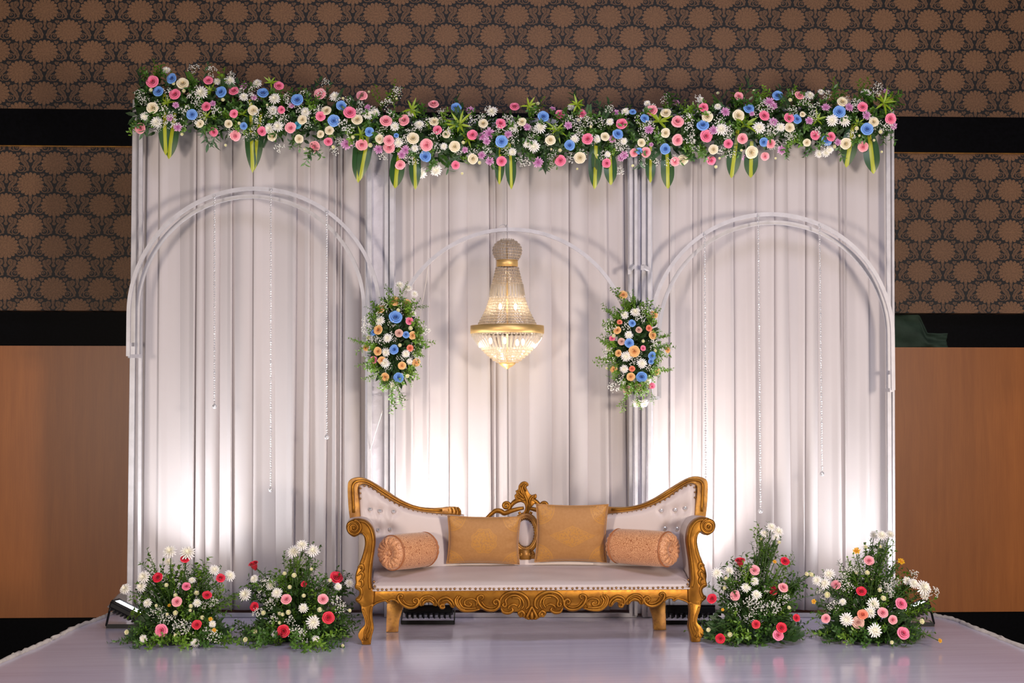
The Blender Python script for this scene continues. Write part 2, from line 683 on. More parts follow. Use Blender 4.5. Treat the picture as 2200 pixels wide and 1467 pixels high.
def make_crystal():
    m, t, p = newmat('cut_crystal')
    nt = m.node_tree
    out = nt.nodes['Material Output']
    p.inputs['Base Color'].default_value = (0.95, 0.93, 0.9, 1)
    p.inputs['Roughness'].default_value = 0.06
    p.inputs['IOR'].default_value = 1.5
    tr = t.n('ShaderNodeBsdfTransparent')
    tr.inputs[0].default_value = (1, 0.97, 0.93, 1)
    tl = t.n('ShaderNodeBsdfTranslucent')
    tl.inputs[0].default_value = (0.92, 0.89, 0.85, 1)
    gl = t.n('ShaderNodeBsdfGlossy')
    gl.inputs['Roughness'].default_value = 0.08
    m1 = t.n('ShaderNodeMixShader')
    m1.inputs[0].default_value = 0.5
    nt.links.new(tl.outputs[0], m1.inputs[1])
    nt.links.new(gl.outputs[0], m1.inputs[2])
    m2 = t.n('ShaderNodeMixShader')
    m2.inputs[0].default_value = 0.42
    nt.links.new(tr.outputs[0], m2.inputs[1])
    nt.links.new(m1.outputs[0], m2.inputs[2])
    nt.links.new(m2.outputs[0], out.inputs[0])
    return m


MT = {
    'wallpaper': make_wallpaper(), 'wood': make_wood(), 'vinyl': make_vinyl(), 'gold': make_gold(), 'rubbed': make_worn_gold(),
    'granite': pmat('black_granite', (0.002, 0.002, 0.003), 0.5, var=0.4, vscale=50, spec=0.05),
    'carpet': pmat('dark_floor', (0.008, 0.006, 0.005), 0.7, var=0.4, vscale=8),
    'drape': pmat('white_satin_drape', srgb(190, 182, 181), 0.55, var=0.015, vscale=2.5, bump=0.04, bscale=260, bdist=0.001, sheen=0.15),
    'greycloth': pmat('grey_gap_cloth', srgb(196, 192, 198), 0.75, var=0.06, vscale=9, bump=0.4, bscale=14, bdist=0.02),
    'steel': pmat('white_painted_tube', srgb(190, 187, 190), 0.40, metal=0.05, var=0.08, vscale=18, bump=0.05, bscale=90),
    'hem': pmat('cream_rope_hem', srgb(214, 206, 196), 0.7, var=0.1, vscale=30, bump=0.5, bscale=70),
    'leather': pmat('white_leatherette', srgb(204, 191, 187), 0.45, var=0.03, vscale=5, bump=0.12, bscale=22, bdist=0.004),
    'stud': pmat('antique_brass_stud', srgb(150, 112, 70), 0.3, metal=0.9),
    'crystalbtn': pmat('glass_button', (0.85, 0.87, 0.9), 0.08, metal=0.6, var=0.3, vscale=90),
    'bolster': make_bolster(),
    'cush_a': make_cushion('gold_satin_rosette', 'rosette'), 'cush_b': make_cushion('gold_satin_diamond', 'diamond'),
    'piping': pmat('copper_piping', srgb(164, 100, 56), 0.5),
    'brass': pmat('brushed_brass', srgb(232, 194, 126), 0.5, metal=0.8, var=0.10, vscale=14, stretch=(1, 1, 8)),
    'wire': pmat('brass_wire', srgb(204, 180, 146), 0.4, metal=0.6),
    'crystal': make_crystal(),
    'bulb': emat('lit_bulb', (1.0, 0.82, 0.56), 14.0),
    'black': pmat('black_metal', (0.006, 0.006, 0.007), 0.5, var=0.3, vscale=40, spec=0.2),
    'led': emat('lit_led_glass', (0.93, 0.96, 1.0), 14.0),
    'greensheet': pmat('dark_green_cloth', srgb(46, 66, 54), 0.8, var=0.25, vscale=12, bump=0.4, bscale=30),
    'stem': pmat('green_stem', srgb(58, 86, 34), 0.6, var=0.2),
    'core': pmat('packed_dark_foliage', srgb(44, 74, 28), 0.55, var=0.4, vscale=18),
    'leaf_a': leaf_mat('leaf_deep_green', srgb(42, 80, 26), srgb(82, 122, 42)),
    'leaf_b': leaf_mat('leaf_fresh_green', srgb(70, 112, 26), srgb(118, 156, 46)),
    'leaf_c': leaf_mat('leaf_lime', srgb(112, 146, 26), srgb(150, 172, 44)),
    'leaf_d': leaf_mat('leaf_blue_green', srgb(40, 72, 44), srgb(78, 110, 72)),
    'dracaena': make_dracaena(),
    'pink': petal_mat('pink_rose_petal', srgb(226, 30, 98), srgb(255, 140, 172), rim=True),
    'soft': petal_mat('soft_pink_petal', srgb(236, 84, 124), srgb(255, 178, 184), rim=True),
    'red': petal_mat('red_rose_petal', srgb(176, 2, 26), srgb(232, 22, 60), rim=True),
    'blue': petal_mat('blue_rose_petal', srgb(36, 100, 196), srgb(120, 170, 236), rim=True),
    'teal': petal_mat('teal_rose_petal', srgb(10, 120, 160), srgb(60, 170, 200), rim=True),
    'cream': petal_mat('cream_rose_petal', srgb(232, 208, 140), srgb(246, 236, 208), rim=True),
    'peach': petal_mat('peach_rose_petal', srgb(232, 140, 60), srgb(246, 200, 132), rim=True),
    'coral': petal_mat('coral_rose_petal', srgb(226, 84, 56), srgb(246, 142, 110), rim=True),
    'blush': petal_mat('blush_rose_petal', srgb(206, 140, 130), srgb(230, 186, 168), rim=True),
    'white': petal_mat('white_chrysanthemum_petal', srgb(244, 239, 214), srgb(252, 250, 250)),
    'lilac': petal_mat('lilac_daisy_petal', srgb(166, 84, 142), srgb(224, 166, 208)),
    'yellow': petal_mat('yellow_daisy_petal', srgb(206, 130, 10), srgb(244, 190, 24)),
    'bud': petal_mat('cream_bud_petal', srgb(214, 214, 150), srgb(246, 238, 212)),
    'bead': pmat('clear_bead', (0.80, 0.79, 0.80), 0.10, metal=0.5, var=0.25, vscale=300),
    'breath': pmat('white_tiny_blossom', srgb(240, 238, 228), 0.7, var=0.04),
}

# ================================================================== the room
YAW = R(2.7)
WALL_O = Vector((0, 10.75, 0))
WALL_M = Matrix.Translation(WALL_O) @ Matrix.Rotation(YAW, 4, 'Z')


def wallpt(px, py, off=0.0):
    """point of the back wall (local wall coordinates) seen at a pixel; off = metres in front of the wall plane"""
    n = Vector((math.sin(YAW), -math.cos(YAW), 0))
    d = ray(px, py)
    o = Vector((0, 0, CAMZ))
    P = WALL_O + n * off
    k = (P - o).dot(n) / d.dot(n)
    return WALL_M.inverted() @ (o + d * k)


zU0, zU1 = wallpt(100, 237).z, wallpt(100, 314).z          # upper band
zL0, zL1 = wallpt(100, 667).z, wallpt(100, 743).z          # lower band
zB = wallpt(100, 1326).z
FLOORZ = -0.42
XW = 6.5


def wall_slab(name, z0, z1, mat, front=0.0, back=0.25, origin=None):
    og = Vector((origin[0], 0, origin[1])) if origin else Vector((0, 0, (z0 + z1) / 2))
    b = MB()
    b.box(Vector((0, (back - front) / 2, (z0 + z1) / 2)) - og, (XW, (back + front) / 2, (z1 - z0) / 2))
    o = b.build(name, mat, None, smooth=False)
    o.matrix_basis = WALL_M @ Matrix.Translation(og)
    return tag(o, kind='structure')


f1 = wallpt(96.8, 21.8)
f2 = wallpt(117.5, 351.0)
wall_slab('wall_back_upper', zU0, 5.6, MT['wallpaper'], origin=(f1.x, f1.z))
wall_slab('wall_back_middle', zL0, zU1, MT['wallpaper'], origin=(f2.x, f2.z))
wall_slab('wall_back_lower', zB, zL1, MT['wood'], front=0.02)
wall_slab('trim_1', zU1, zU0, MT['granite'], front=0.05)
wall_slab('lit_edge_strip', zU1 - 0.005, zU1, MT['rubbed'], front=0.02)  # pale strip added in place of light on the upper beam's underside
wall_slab('trim_3', zL1, zL0, MT['granite'], front=-0.16)             # back of the recessed black band
wall_slab('baseboard_back', FLOORZ, zB, MT['granite'], front=0.0)

b = MB()
b.box((0, 2.0, FLOORZ - 0.05), (9, 11, 0.05))
tag(b.build('floor', MT['carpet'], smooth=False), kind='structure')

# stage covered with a white vinyl sheet
Lpix = [(0, 1425), (33, 1409), (73, 1393), (116, 1373), (164, 1349), (209, 1333), (237, 1321)]
Rpix = [(2200, 1393), (2150, 1372), (2090, 1349), (2050, 1333), (2010, 1324), (1985, 1318)]
Lw = [gp(*p) for p in Lpix]
Rw = [gp(*p) for p in Rpix]
Lw = [Vector((Lw[0].x - 0.12, 5.0, 0))] + Lw + [Vector((Lw[-1].x + 0.02, 10.3, 0))]
Rw = [Vector((Rw[0].x + 0.25, 5.0, 0))] + Rw + [Vector((Rw[-1].x - 0.02, 10.3, 0))]


def edge_x(poly, Y):
    for p, q in zip(poly, poly[1:]):
        if p.y <= Y <= q.y:
            return p.x + (q.x - p.x) * (Y - p.y) / (q.y - p.y)
    return poly[-1].x


b = MB()
NYS, NXS = 60, 40


def stage_pt(u, v):
    Y = 5.0 + 5.3 * v
    xl, xr = edge_x(Lw, Y), edge_x(Rw, Y)
    x = xl + (xr - xl) * u
    z = 0.0012 * noise.noise(Vector((x * 1.2, Y * 7, 0)))
    return (x, Y, z - 0.0012)


b.grid(NXS, NYS, stage_pt)
# sides and front
for poly, flip in ((Lw, False), (Rw, True)):
    for p, q in zip(poly, poly[1:]):
        vs = [(p.x, p.y, FLOORZ), (q.x, q.y, FLOORZ), (q.x, q.y, -0.002), (p.x, p.y, -0.002)]
        b.quad(list(reversed(vs)) if not flip else vs)
b.quad([(Lw[0].x, 5.0, FLOORZ), (Rw[0].x, 5.0, FLOORZ), (Rw[0].x, 5.0, -0.002), (Lw[0].x, 5.0, -0.002)])
stage = b.build('floor_stage', MT['vinyl'])
tag(stage, kind='structure')
for nm, poly, s in (('trim_4', Lw, 1), ('trim_5', Rw, -1)):
    pts = catmull([Vector((p.x - s * 0.004, p.y, 0.004)) for p in poly], 8)
    pts = [p + Vector((0.006 * noise.noise(p * 9), 0, 0.004 * noise.noise(p * 13 + Vector((5, 0, 0))))) for p in pts]
    b = MB()
    b.tube(pts, lambda s_: 0.013 + 0.003 * math.sin(s_ * 140), 8)
    tag(b.build(nm, MT['hem']), kind='structure')

# heap of spare white cloth at the rear left corner of the stage
b = MB()
c0 = gp(262, 1318)


def heap(u, v):
    a = 2 * math.pi * u
    r = v
    x = 0.16 * r * math.cos(a)
    y = 0.14 * r * math.sin(a)
    h = 0.10 * (1 - r ** 2.2) * (1 + 0.35 * noise.noise(Vector((3 * x / 0.2, 3 * y / 0.2, 1))))
    return (c0.x - 0.02 + x, c0.y + 0.35 + y, max(0.0, h) + 0.001)


b.grid(28, 10, heap, flip=True)
o = b.build('cloth_heap', MT['greycloth'])
tag(o, 'low heap of bunched white cloth at the left rear corner of the stage', 'cloth')

# dark green sheet bunched in the recessed black band
b = MB()
p0, p1 = wallpt(1905, 667, -0.10), wallpt(2036, 745, -0.10)


def sheet(u, v):
    x = p0.x + (p1.x - p0.x) * u
    top = zL0 if u < 0.55 else zL0 - (zL0 - zL1) * min(1.0, (u - 0.55) / 0.12) * 0.55
    z = zL1 + 0.004 + (top - zL1 - 0.01) * v
    y = 0.11 + 0.018 * math.sin(5 * u + 6 * v) + 0.014 * noise.noise(Vector((u * 5, v * 4, 2)))
    return (x, y, z)


b.grid(36, 16, sheet)
o = b.build('green_sheet', MT['greensheet'])
o.matrix_basis = WALL_M
md = o.modifiers.new('thick', 'SOLIDIFY')
md.thickness = 0.006
tag(o, 'dark green cloth bunched in the black wall band right of the backdrop', 'cloth')

# ================================================================== draped backdrop
DY = 9.69          # plane of the cloth
PY = 9.60          # plane of the frame tubes


def drape(name, parent, xl0, xl1, xr0, xr1, ytop, ybot, seed, ytopr=None):
    """pleated cloth; xl0/xl1 left edge at top/bottom in photo pixels, xr0/xr1 right edge"""
    rnd = random.Random(seed)
    A, B = at(xl0, ytop, DY), at(xr0, ytopr or ytop, DY)
    C, D = at(xl1, ybot, DY), at(xr1, ybot, DY)
    C.z = D.z = 0.035
    edges = [0.0]
    while edges[-1] < 0.985:
        edges.append(edges[-1] + rnd.choice((0.030, 0.055, 0.07, 0.075, 0.085, 0.095)) * rnd.uniform(0.85, 1.1))
    edges = [e / edges[-1] for e in edges]
    n = len(edges) - 1
    drift = [0.0] + [rnd.uniform(-0.012, 0.022) for _ in range(n - 1)] + [0.0]
    amp = [rnd.uniform(0.020, 0.040) for _ in range(n)]
    kind = [rnd.choice((1, 1, 1, 1, -1, 0)) for _ in range(n)]
    prof = [(0.0, 0.0), (0.05, 0.10), (0.55, 0.20), (0.66, 0.36), (0.82, 0.82), (0.92, 1.0), (0.975, 0.94), (1.0, 0.0)]
    roundp = [(0.0, 0.0), (0.1, 0.5), (0.3, 0.92), (0.5, 1.0), (0.7, 0.92), (0.9, 0.5), (0.97, 0.15), (1.0, 0.0)]
    NZ = 26
    m = MB()
    cols = []
    for i in range(n):
        pr = roundp if kind[i] == 0 else prof
        if kind[i] == -1:
            pr = [(1 - t_, d_) for t_, d_ in reversed(pr)]
        for t_, d_ in (pr if i == 0 else pr[1:]):
            cols.append((i, t_, d_))
    nc = len(cols)
    for j in range(NZ + 1):
        v = j / NZ
        for (i, t_, d_) in cols:
            dr = 1 - v
            e0 = edges[i] + drift[i] * dr
            e1 = edges[i + 1] + drift[i + 1] * dr
            u = e0 + (e1 - e0) * t_
            top = A.lerp(B, u)
            bot = C.lerp(D, u)
            p = bot.lerp(top, v)
            wob = 0.006 * noise.noise(Vector((u * 9, v * 3.0, seed)))
            depth = amp[i] * d_ * (0.75 + 0.35 * dr + 0.2 * noise.noise(Vector((i * 3.1, v * 2.0, seed))))
            m.v.append(Vector((p.x, p.y - depth + wob, p.z)))
    for j in range(NZ):
        for k in range(nc - 1):
            m.f.append((j * nc + k, j * nc + k + 1, (j + 1) * nc + k + 1, (j + 1) * nc + k))
    o = m.build(name, MT['drape'], parent, smooth=True)
    try:
        me = o.data
        me.set_sharp_from_angle(angle=R(50))
    except Exception:
        pass
    md = o.modifiers.new('thick', 'SOLIDIFY')
    md.thickness = 0.002
    md.offset = 1
    return o


def post(parent, px0, py0, px1, py1, wpx=10, Y=PY, name='post', d=0.03):
    a, c = at(px0, py0, Y), at(px1, py1, Y)
    c.z = max(c.z, 0.0)
    w = wpx * Y / FPX
    m = MB()
    m.bar(a, c, w, d)
    return m.build(name, MT['steel'], parent, smooth=False, bevel=0.003)


PB = 1316


def panel(label, spec, posts, rails, seed, ytopr=None):
    c = at((spec[1] + spec[3]) / 2, 1318, DY)
    root = thing('backdrop_panel', label, 'backdrop', (c.x, DY, 0), 0, 'draped backdrop panels')
    drape('drape', root, *spec, seed, ytopr)
    for a in posts:
        post(root, *a)
    for (x0, x1, y, w, Y) in rails:
        a, c2 = at(x0, y, Y), at(x1, (ytopr + 8) if ytopr and y < 1250 else y, Y)
        m = MB()
        h = w * Y / FPX
        if y > 1250:
            a.z = c2.z = h / 2
        m.bar(a, c2, h, 0.03)
        m.build('rail', MT['steel'], root, smooth=False, bevel=0.003)
    return root


panel('leftmost white draped panel, tallest of the three, left of the sofa', (291, 281, 790, 788, 208, PB),
      [(292, 214, 279, 1330, 12), (303, 216, 300, 1322, 8, 9.57), (794, 262, 794, 1326, 10)],
      [(287, 798, 219, 10, PY), (280, 798, 1310, 9, PY)], 3, 258)
panel('middle white draped panel behind the sofa and crystal chandelier', (848, 849, 1352, 1350, 255, PB),
      [(831, 262, 830, 1326, 9), (842, 262, 843, 1326, 10, 9.58), (1356, 262, 1356, 1324, 9), (1366, 262, 1366, 1322, 7, 9.57)],
      [(828, 1368, 262, 10, PY), (828, 1368, 1310, 9, PY)], 11)
panel('rightmost white draped panel, right of the sofa', (1400, 1398, 1904, 1910, 232, PB),
      [(1383, 250, 1384, 1322, 10), (1395, 250, 1395, 1324, 8, 9.57), (1907, 236, 1912, 1324, 9, 9.58), (1917, 236, 1920, 1326, 6)],
      [(1380, 1920, 240, 10, PY), (1380, 1920, 1310, 9, PY)], 25)

# grey cloth closing the two gaps between the panels
for (x0, x1, lab, sd) in ((787, 850, 'narrow grey cloth strip closing the gap between left and middle panels', 1.0),
                          (1349, 1401, 'narrow grey cloth strip closing the gap between middle and right panels', 7.0)):
    A, B = at(x0, 262, PY), at(x1, 262, PY)
    m = MB()

    def strip(u, v):
        x = A.x + (B.x - A.x) * u
        z = 0.02 + (A.z - 0.02) * v
        y = PY + 0.012 + 0.004 * math.sin(u * 7 + 2.2 * noise.noise(Vector((u, v * 3, sd)))) + 0.004 * noise.noise(Vector((u * 4, v * 26, sd)))
        return (x, y, z)

    m.grid(10, 90, strip)
    o = m.build('gap_cloth', MT['greycloth'])
    md = o.modifiers.new('thick', 'SOLIDIFY')
    md.thickness = 0.003
    tag(o, lab, 'cloth')

# ---- metal arches in front of the cloth
AF, AB = 9.36, 9.47


def hoop(cx, ytop, rpx, yend_l, yend_r, Y, wpx=9):
    k = Y / FPX
    top = at(cx, ytop, Y)
    r = rpx * k
    C = Vector((top.x, Y, top.z - r))
    zl, zr = at(cx - rpx, yend_l, Y).z, at(cx + rpx, yend_r, Y).z
    pts = [Vector((C.x - r, Y, zl)), Vector((C.x - r, Y, (zl + C.z) / 2))]
    N = 56
    for i in range(N + 1):
        a = math.pi * (1 - i / N)
        pts.append(Vector((C.x + r * math.cos(a), Y, C.z + r * math.sin(a))))
    pts += [Vector((C.x + r, Y, (zr + C.z) / 2)), Vector((C.x + r, Y, zr))]
    m = MB()
    w = wpx * k / 2 * 1.25
    m.tube(pts, w, 4, square=True)
    return m, pts


def arch(label, hoops, brackets):
    root = None
    for (cx, yt, rp, yl, yr, Y, w) in hoops:
        m, pts = hoop(cx, yt, rp, yl, yr, Y, w)
        if root is None:
            root = thing('metal_arch', label, 'arch', (at(cx, yt, Y).x, Y, pts[0].z), 0, 'white metal arches')
        m.build('hoop', MT['steel'], root, smooth=False)
    for (x0, y0, Y0, x1, y1, Y1) in brackets:
        m = MB()
        m.bar(at(x0, y0, Y0), at(x1, y1, Y1), 0.022, 0.022, up=(0, 0, 1))
        m.build('bracket', MT['steel'], root, smooth=False)
    return root


arch('larger white metal double arch on the left drape, its crown highest', [
    (548, 405, 270, 765, 793, AF, 9), (541, 422, 243, 765, 765, AB, 9)],
     [(278, 765, AF, 302, 765, AB), (818, 790, AF, 788, 765, AB), (278, 740, AF, 284, 740, PY - 0.016), (818, 740, AF, 829, 740, PY - 0.016)])
arch('single white metal arch in the middle carrying the chandelier', [(1098, 493, 257, 850, 850, AF, 9)],
     [(841, 845, AF, 843, 845, 9.56), (1355, 845, AF, 1356, 845, PY - 0.016)])
arch('white metal double arch on the right drape with clear bead strands', [
    (1655, 460, 261, 855, 838, AF, 9), (1660, 478, 246, 855, 838, AB, 9)],
     [(1394, 855, AF, 1414, 855, AB), (1916, 838, AF, 1906, 838, AB), (1394, 800, AF, 1384, 800, PY - 0.016), (1916, 800, AF, 1910, 800, 9.56)])
# short angled stays on the posts between middle and right panel
for (x0, y0, x1, y1, lab) in ((1352, 580, 1363, 570, 'short bent white stay on the left post beside the right arch'),
                              (1380, 571, 1398, 582, 'short bent white stay on the right post beside the right arch')):
    m = MB()
    m.bar(at(x0, y0, 9.50), at(x1, y1, PY - 0.018), 0.02, 0.02, up=(0, 0, 1))
    m.bar(at(x0, y0, 9.50), at(x0, y0 + 9, 9.50), 0.018, 0.018)
    o = m.build('frame_stay', MT['steel'], smooth=False)
    tag(o, lab, 'bracket')

# ---- strands of clear beads with a ball at the end
strand_lab = ['shortest bead strand on the left arch, nearest its left post', 'longest bead strand on the left arch, hanging at its centre',
              'bead strand on the right side of the left arch', 'bead strand on the right arch that ends beside the sofa corner',
              'longest bead strand on the right arch, hanging at its centre', 'bead strand on the right side of the right arch']
bead = MB().ball((0, 0, 0), 1, 6, 4)
for (x0, y0, x1, y1), lab in zip(((461, 425, 461, 873), (582, 408, 582, 1052), (702, 456, 702, 939), (1514, 505, 1516, 1040), (1629, 466, 1634, 1098), (1761, 488, 1766, 1018)), strand_lab):
    Y = AF - 0.022
    a, c = at(x0, y0, Y), at(x1, y1, Y)
    root = thing('bead_strand', lab, 'bead strand', c, 0, 'clear bead strands on the arches')
    m = MB()
    L = (c - a).length
    nb = int(L / 0.0145)
    for i in range(nb):
        p = a.lerp(c, i / nb)
        rr = 0.0058 if i % 9 else 0.0072
        m.add(bead, Matrix.Translation(p + Vector((0.001 * math.sin(i * 2.1), 0, 0))) @ Matrix.Diagonal((rr, rr, rr, 1)))
    tag(m.build('beads', MT['bead'], root), kind='stuff')
    MB().tube([a + Vector((0, 0, 0.012)), c], 0.0009, 4).build('thread', MT['breath'], root)
    MB().ball(c, 0.0145, 12, 8).build('pendant_ball', MT['bead'], root)
    MB().tube([a + Vector((0, 0.012, 0.018)), a + Vector((0, -0.004, 0.02)), a + Vector((0, -0.002, 0))], 0.0012, 4).build('hook', MT['steel'], root)

# ================================================================== chandelier
def chandelier():
    Y = AF
    k = Y / FPX / 4.074
    axis = at(980 + 447 / 4.074, 493, Y)
    X0 = axis.x
    zc = lambda cy: at(1089.7, 460 + cy / 4.074, Y).z
    root = thing('chandelier', 'lit crystal chandelier with gold bands hanging from the middle arch', 'chandelier', (X0, Y, zc(1350)))
    C = Vector((X0, Y, 0))

    def beads(name, rows, size, wires=True):
        m = MB()
        w = MB()
        last = None
        for (r, cy) in rows:
            r = r * k
            z = zc(cy)
            n = max(10, int(2 * math.pi * r / (size * 2.25)))
            for i in range(n):
                a = 2 * math.pi * i / n + 0.07
                M = Matrix.Translation(C + Vector((r * math.cos(a), r * math.sin(a), z))) @ Matrix.Rotation(a, 4, 'Z') @ Matrix.Diagonal((size * 0.62, size, size, 1))
                o = MB()
                o.v = [Vector(p) for p in ((1, 0, 0), (-1, 0, 0), (0, 1, 0.72), (0, 1, -0.72), (0, -1, 0.72), (0, -1, -0.72), (0, 0.72, 1), (0, -0.72, 1), (0, 0.72, -1), (0, -0.72, -1))]
                ring = (2, 6, 7, 4, 5, 9, 8, 3)
                for q in range(8):
                    o.f.append((0, ring[q], ring[(q + 1) % 8]))
                    o.f.append((1, ring[(q + 1) % 8], ring[q]))
                m.add(o, M)
            if wires:
                pts = [C + Vector(((r) * math.cos(t * math.pi / 20), r * math.sin(t * math.pi / 20), z - size * 1.12)) for t in range(41)]
                w.tube(pts, 0.0011, 4, caps=False, ref=(0, 0, 1))
            last = (r, z, n)
        if wires and len(rows) > 1:
            n = last[2] // 2 if last[2] > 40 else last[2]
            for i in range(n):
                a = 2 * math.pi * (i + 0.5) / n
                w.tube([C + Vector((r * k * math.cos(a), r * k * math.sin(a), zc(cy))) for (r, cy) in rows], 0.0010, 3, caps=False)
        ob = m.build(name, MT['crystal'], root, smooth=False)
        tag(ob, kind='stuff')
        if wires:
            tag(w.build('wire_net', MT['wire'], root), kind='stuff')

    s = 0.0075
    beads('crystal_crown', [(58, 228), (88, 246), (110, 268), (124, 293), (128, 318), (125, 343), (115, 368), (100, 391)], s)
    beads('crystal_neck', [(101, 474), (106, 500), (112, 526), (119, 552), (125, 578), (131, 600)], s)
    beads('crystal_net', [(156, 735), (163, 760), (171, 785), (180, 810), (190, 835), (201, 860), (213, 885), (226, 910), (240, 935), (252, 958)], s)
    beads('crystal_basket', [(222, 1182), (203, 1204), (180, 1226), (155, 1248), (128, 1270), (100, 1287)], s)
    beads('crystal_fringe', [(312, 1054)], s, wires=False)

    def prisms(n, r0, y0, r1, y1, w):
        base = MB()
        L = 1.0
        base.v = [Vector(p) for p in ((0, 0, 0.5), (-0.5, 0, 0.42), (0, -0.5, 0.42), (0.5, 0, 0.42), (0, 0.5, 0.42), (-0.5, 0, -0.42), (0, -0.5, -0.42), (0.5, 0, -0.42), (0, 0.5, -0.42), (0, 0, -0.5))]
        base.f = [(0, 1, 2), (0, 2, 3), (0, 3, 4), (0, 4, 1), (1, 5, 6, 2), (2, 6, 7, 3), (3, 7, 8, 4), (4, 8, 5, 1), (9, 6, 5), (9, 7, 6), (9, 8, 7), (9, 5, 8)]
        me = base.mesh('crystal_prism', MT['crystal'], False)
        for i in range(n):
            a = 2 * math.pi * i / n
            p = C + Vector((r0 * k * math.cos(a), r0 * k * math.sin(a), zc(y0)))
            q = C + Vector((r1 * k * math.cos(a), r1 * k * math.sin(a), zc(y1)))
            d = p - q
            M = place((p + q) / 2, d, scl=(w, w, d.length))
            link('crystal_prism', me, root, M)

    prisms(30, 132, 606, 150, 722, 0.014)
    prisms(48, 312, 1060, 226, 1176, 0.015)

    def band(name, r, y0, y1, t=0.004):
        m = MB()
        r *= k
        m.lathe([(r - t, zc(y1)), (r, zc(y1)), (r + 0.0012, (zc(y0) + zc(y1)) / 2), (r, zc(y0)), (r - t, zc(y0)), (r - t, zc(y1))], 56, C)
        m.build(name, MT['brass'], root)

    band('crown_band', 93, 403, 460)
    band('ring_band', 322, 977, 1046)
    m = MB()
    m.lathe([(74 * k, zc(1296)), (76 * k, zc(1302)), (66 * k, zc(1316)), (44 * k, zc(1334)), (20 * k, zc(1346)), (16 * k, zc(1352)), (0.0, zc(1358))], 32, C)
    m.build('bottom_cap', MT['brass'], root)
    # inner frame and bulbs
    m = MB()
    m.tube([C + Vector((0, 0, zc(230))), C + Vector((0, 0, zc(1300)))], 0.005, 8)
    for i in range(6):
        a = i * math.pi / 3
        m.tube([C + Vector((0, 0, zc(960))), C + Vector((320 * k * math.cos(a), 320 * k * math.sin(a), zc(1010)))], 0.003, 6)
    m.build('inner_frame', MT['brass'], root)
    spots = [(0.050, 200, 815), (-0.042, -150, 812), (0.095, 240, 1120), (-0.015, -100, 1110), (-0.10, 100, 1110), (0.06, 60, 1125)]
    for i, (dx, dyc, cy) in enumerate(spots):
        p = C + Vector((dx, -0.05 + 0.02 * (i % 3), zc(cy)))
        MB().ball(p, 0.010, 12, 8, (1, 1, 2.0)).build('bulb', MT['bulb'], root)
        d = bpy.data.lights.new('chandelier_lamp', 'POINT')
        d.energy = 0.7
        d.color = (1.0, 0.78, 0.52)
        d.shadow_soft_size = 0.03
        lo = bpy.data.objects.new('chandelier_lamp', d)
        COL.objects.link(lo)
        lo.parent = root
        lo.matrix_basis = ROOTM[root.name].inverted() @ Matrix.Translation(p)
    # hook and wire over the arch
    top = at(1089.7, 489, Y)
    m = MB()
    m.tube(catmull([C + Vector((0, 0, zc(222))), C + Vector((0.002, -0.012, zc(190))), Vector((X0 + 0.002, Y - 0.018, top.z)), Vector((X0 - 0.004, Y - 0.004, top.z + 0.016)),
                    Vector((X0 - 0.008, Y + 0.016, top.z + 0.004)), Vector((X0 - 0.02, Y + 0.006, top.z + 0.020)), Vector((X0 - 0.05, Y - 0.016, top.z + 0.008))], 6), 0.0022, 6)
    m.build('hanging_wire', MT['steel'], root)


chandelier()

# thin cords tied to the frames
for pts, lab in (([(922, 556), (913, 620), (897, 706), (890, 770)], 'thin pale cord hanging from the middle arch beside the left flower spray'),
                 ([(822, 882), (808, 926), (794, 972)], 'short white cord stretched slantwise below the left flower spray')):
    m = MB()
    m.tube(catmull([at(x, y, AF + 0.02 + (0.22 * i / 2 if len(pts) == 3 else 0)) for i, (x, y) in enumerate(pts)], 6), 0.0018, 5)
    o = m.build('tie_cord', MT['hem'])
    tag(o, lab, 'cord')

# ================================================================== sofa
SY = 8.55
SO = at(1143, 1378, SY)
SO.z = 0.0
SROT = R(3.0)


def sl(px, py, yl=0.0):
    w = at(px, py, SY + yl)
    return Vector((w.x - SO.x, yl, w.z))


def cropA(c, yl=0.0):
    return sl(700 + c[0] / 3.3333, 980 + c[1] / 3.3333, yl)


def cropC(c, yl=0.0):
    return sl(740 + c[0] / 5.5, 1200 + c[1] / 5.5, yl)


def cropE(c, yl=0.0):
    return sl(900 + c[0] / 4.783, 1020 + c[1] / 4.783, yl)


sofa = thing('sofa', 'ornate gilt carved sofa with white leatherette upholstery in the middle of the stage', 'sofa', (SO.x, SY, 0), SROT)
G, GW = MT['gold'], MT['rubbed']


def sb(m, name, mat, bevel=0, smooth=True, both=True, parent=None, kind=None):
    out = []
    for mm in ((m, m.mirrored()) if both else (m,)):
        o = mm.build(name, mat, parent or sofa, smooth=smooth, bevel=bevel, world_space=False)
        if kind: tag(o, kind=kind)
        out.append(o)
    return out


def xz(pts):
    return [(p.x, p.z) for p in pts]


# arm post (front face) and front leg outlines
arm_out = [(205, 447), (255, 445), (300, 462), (335, 500), (352, 550), (358, 610), (350, 680), (338, 760), (332, 830), (330, 890), (337, 935), (352, 957),
           (352, 1000), (345, 1050), (300, 1075), (262, 1075), (245, 1050), (220, 1030), (218, 1012), (235, 1000), (245, 975), (240, 955), (215, 940), (212, 922), (218, 895),
           (215, 860), (225, 810), (250, 750), (270, 690), (283, 630), (280, 580), (265, 552), (250, 548), (235, 562), (205, 572), (167, 548), (150, 507), (162, 468)]
pts = catmull([cropA(c) for c in arm_out], 4, True)
m = MB().prism(xz(pts), -0.005, 0.075)
arms = sb(m, 'arm_post', G, bevel=0.010, smooth=True)
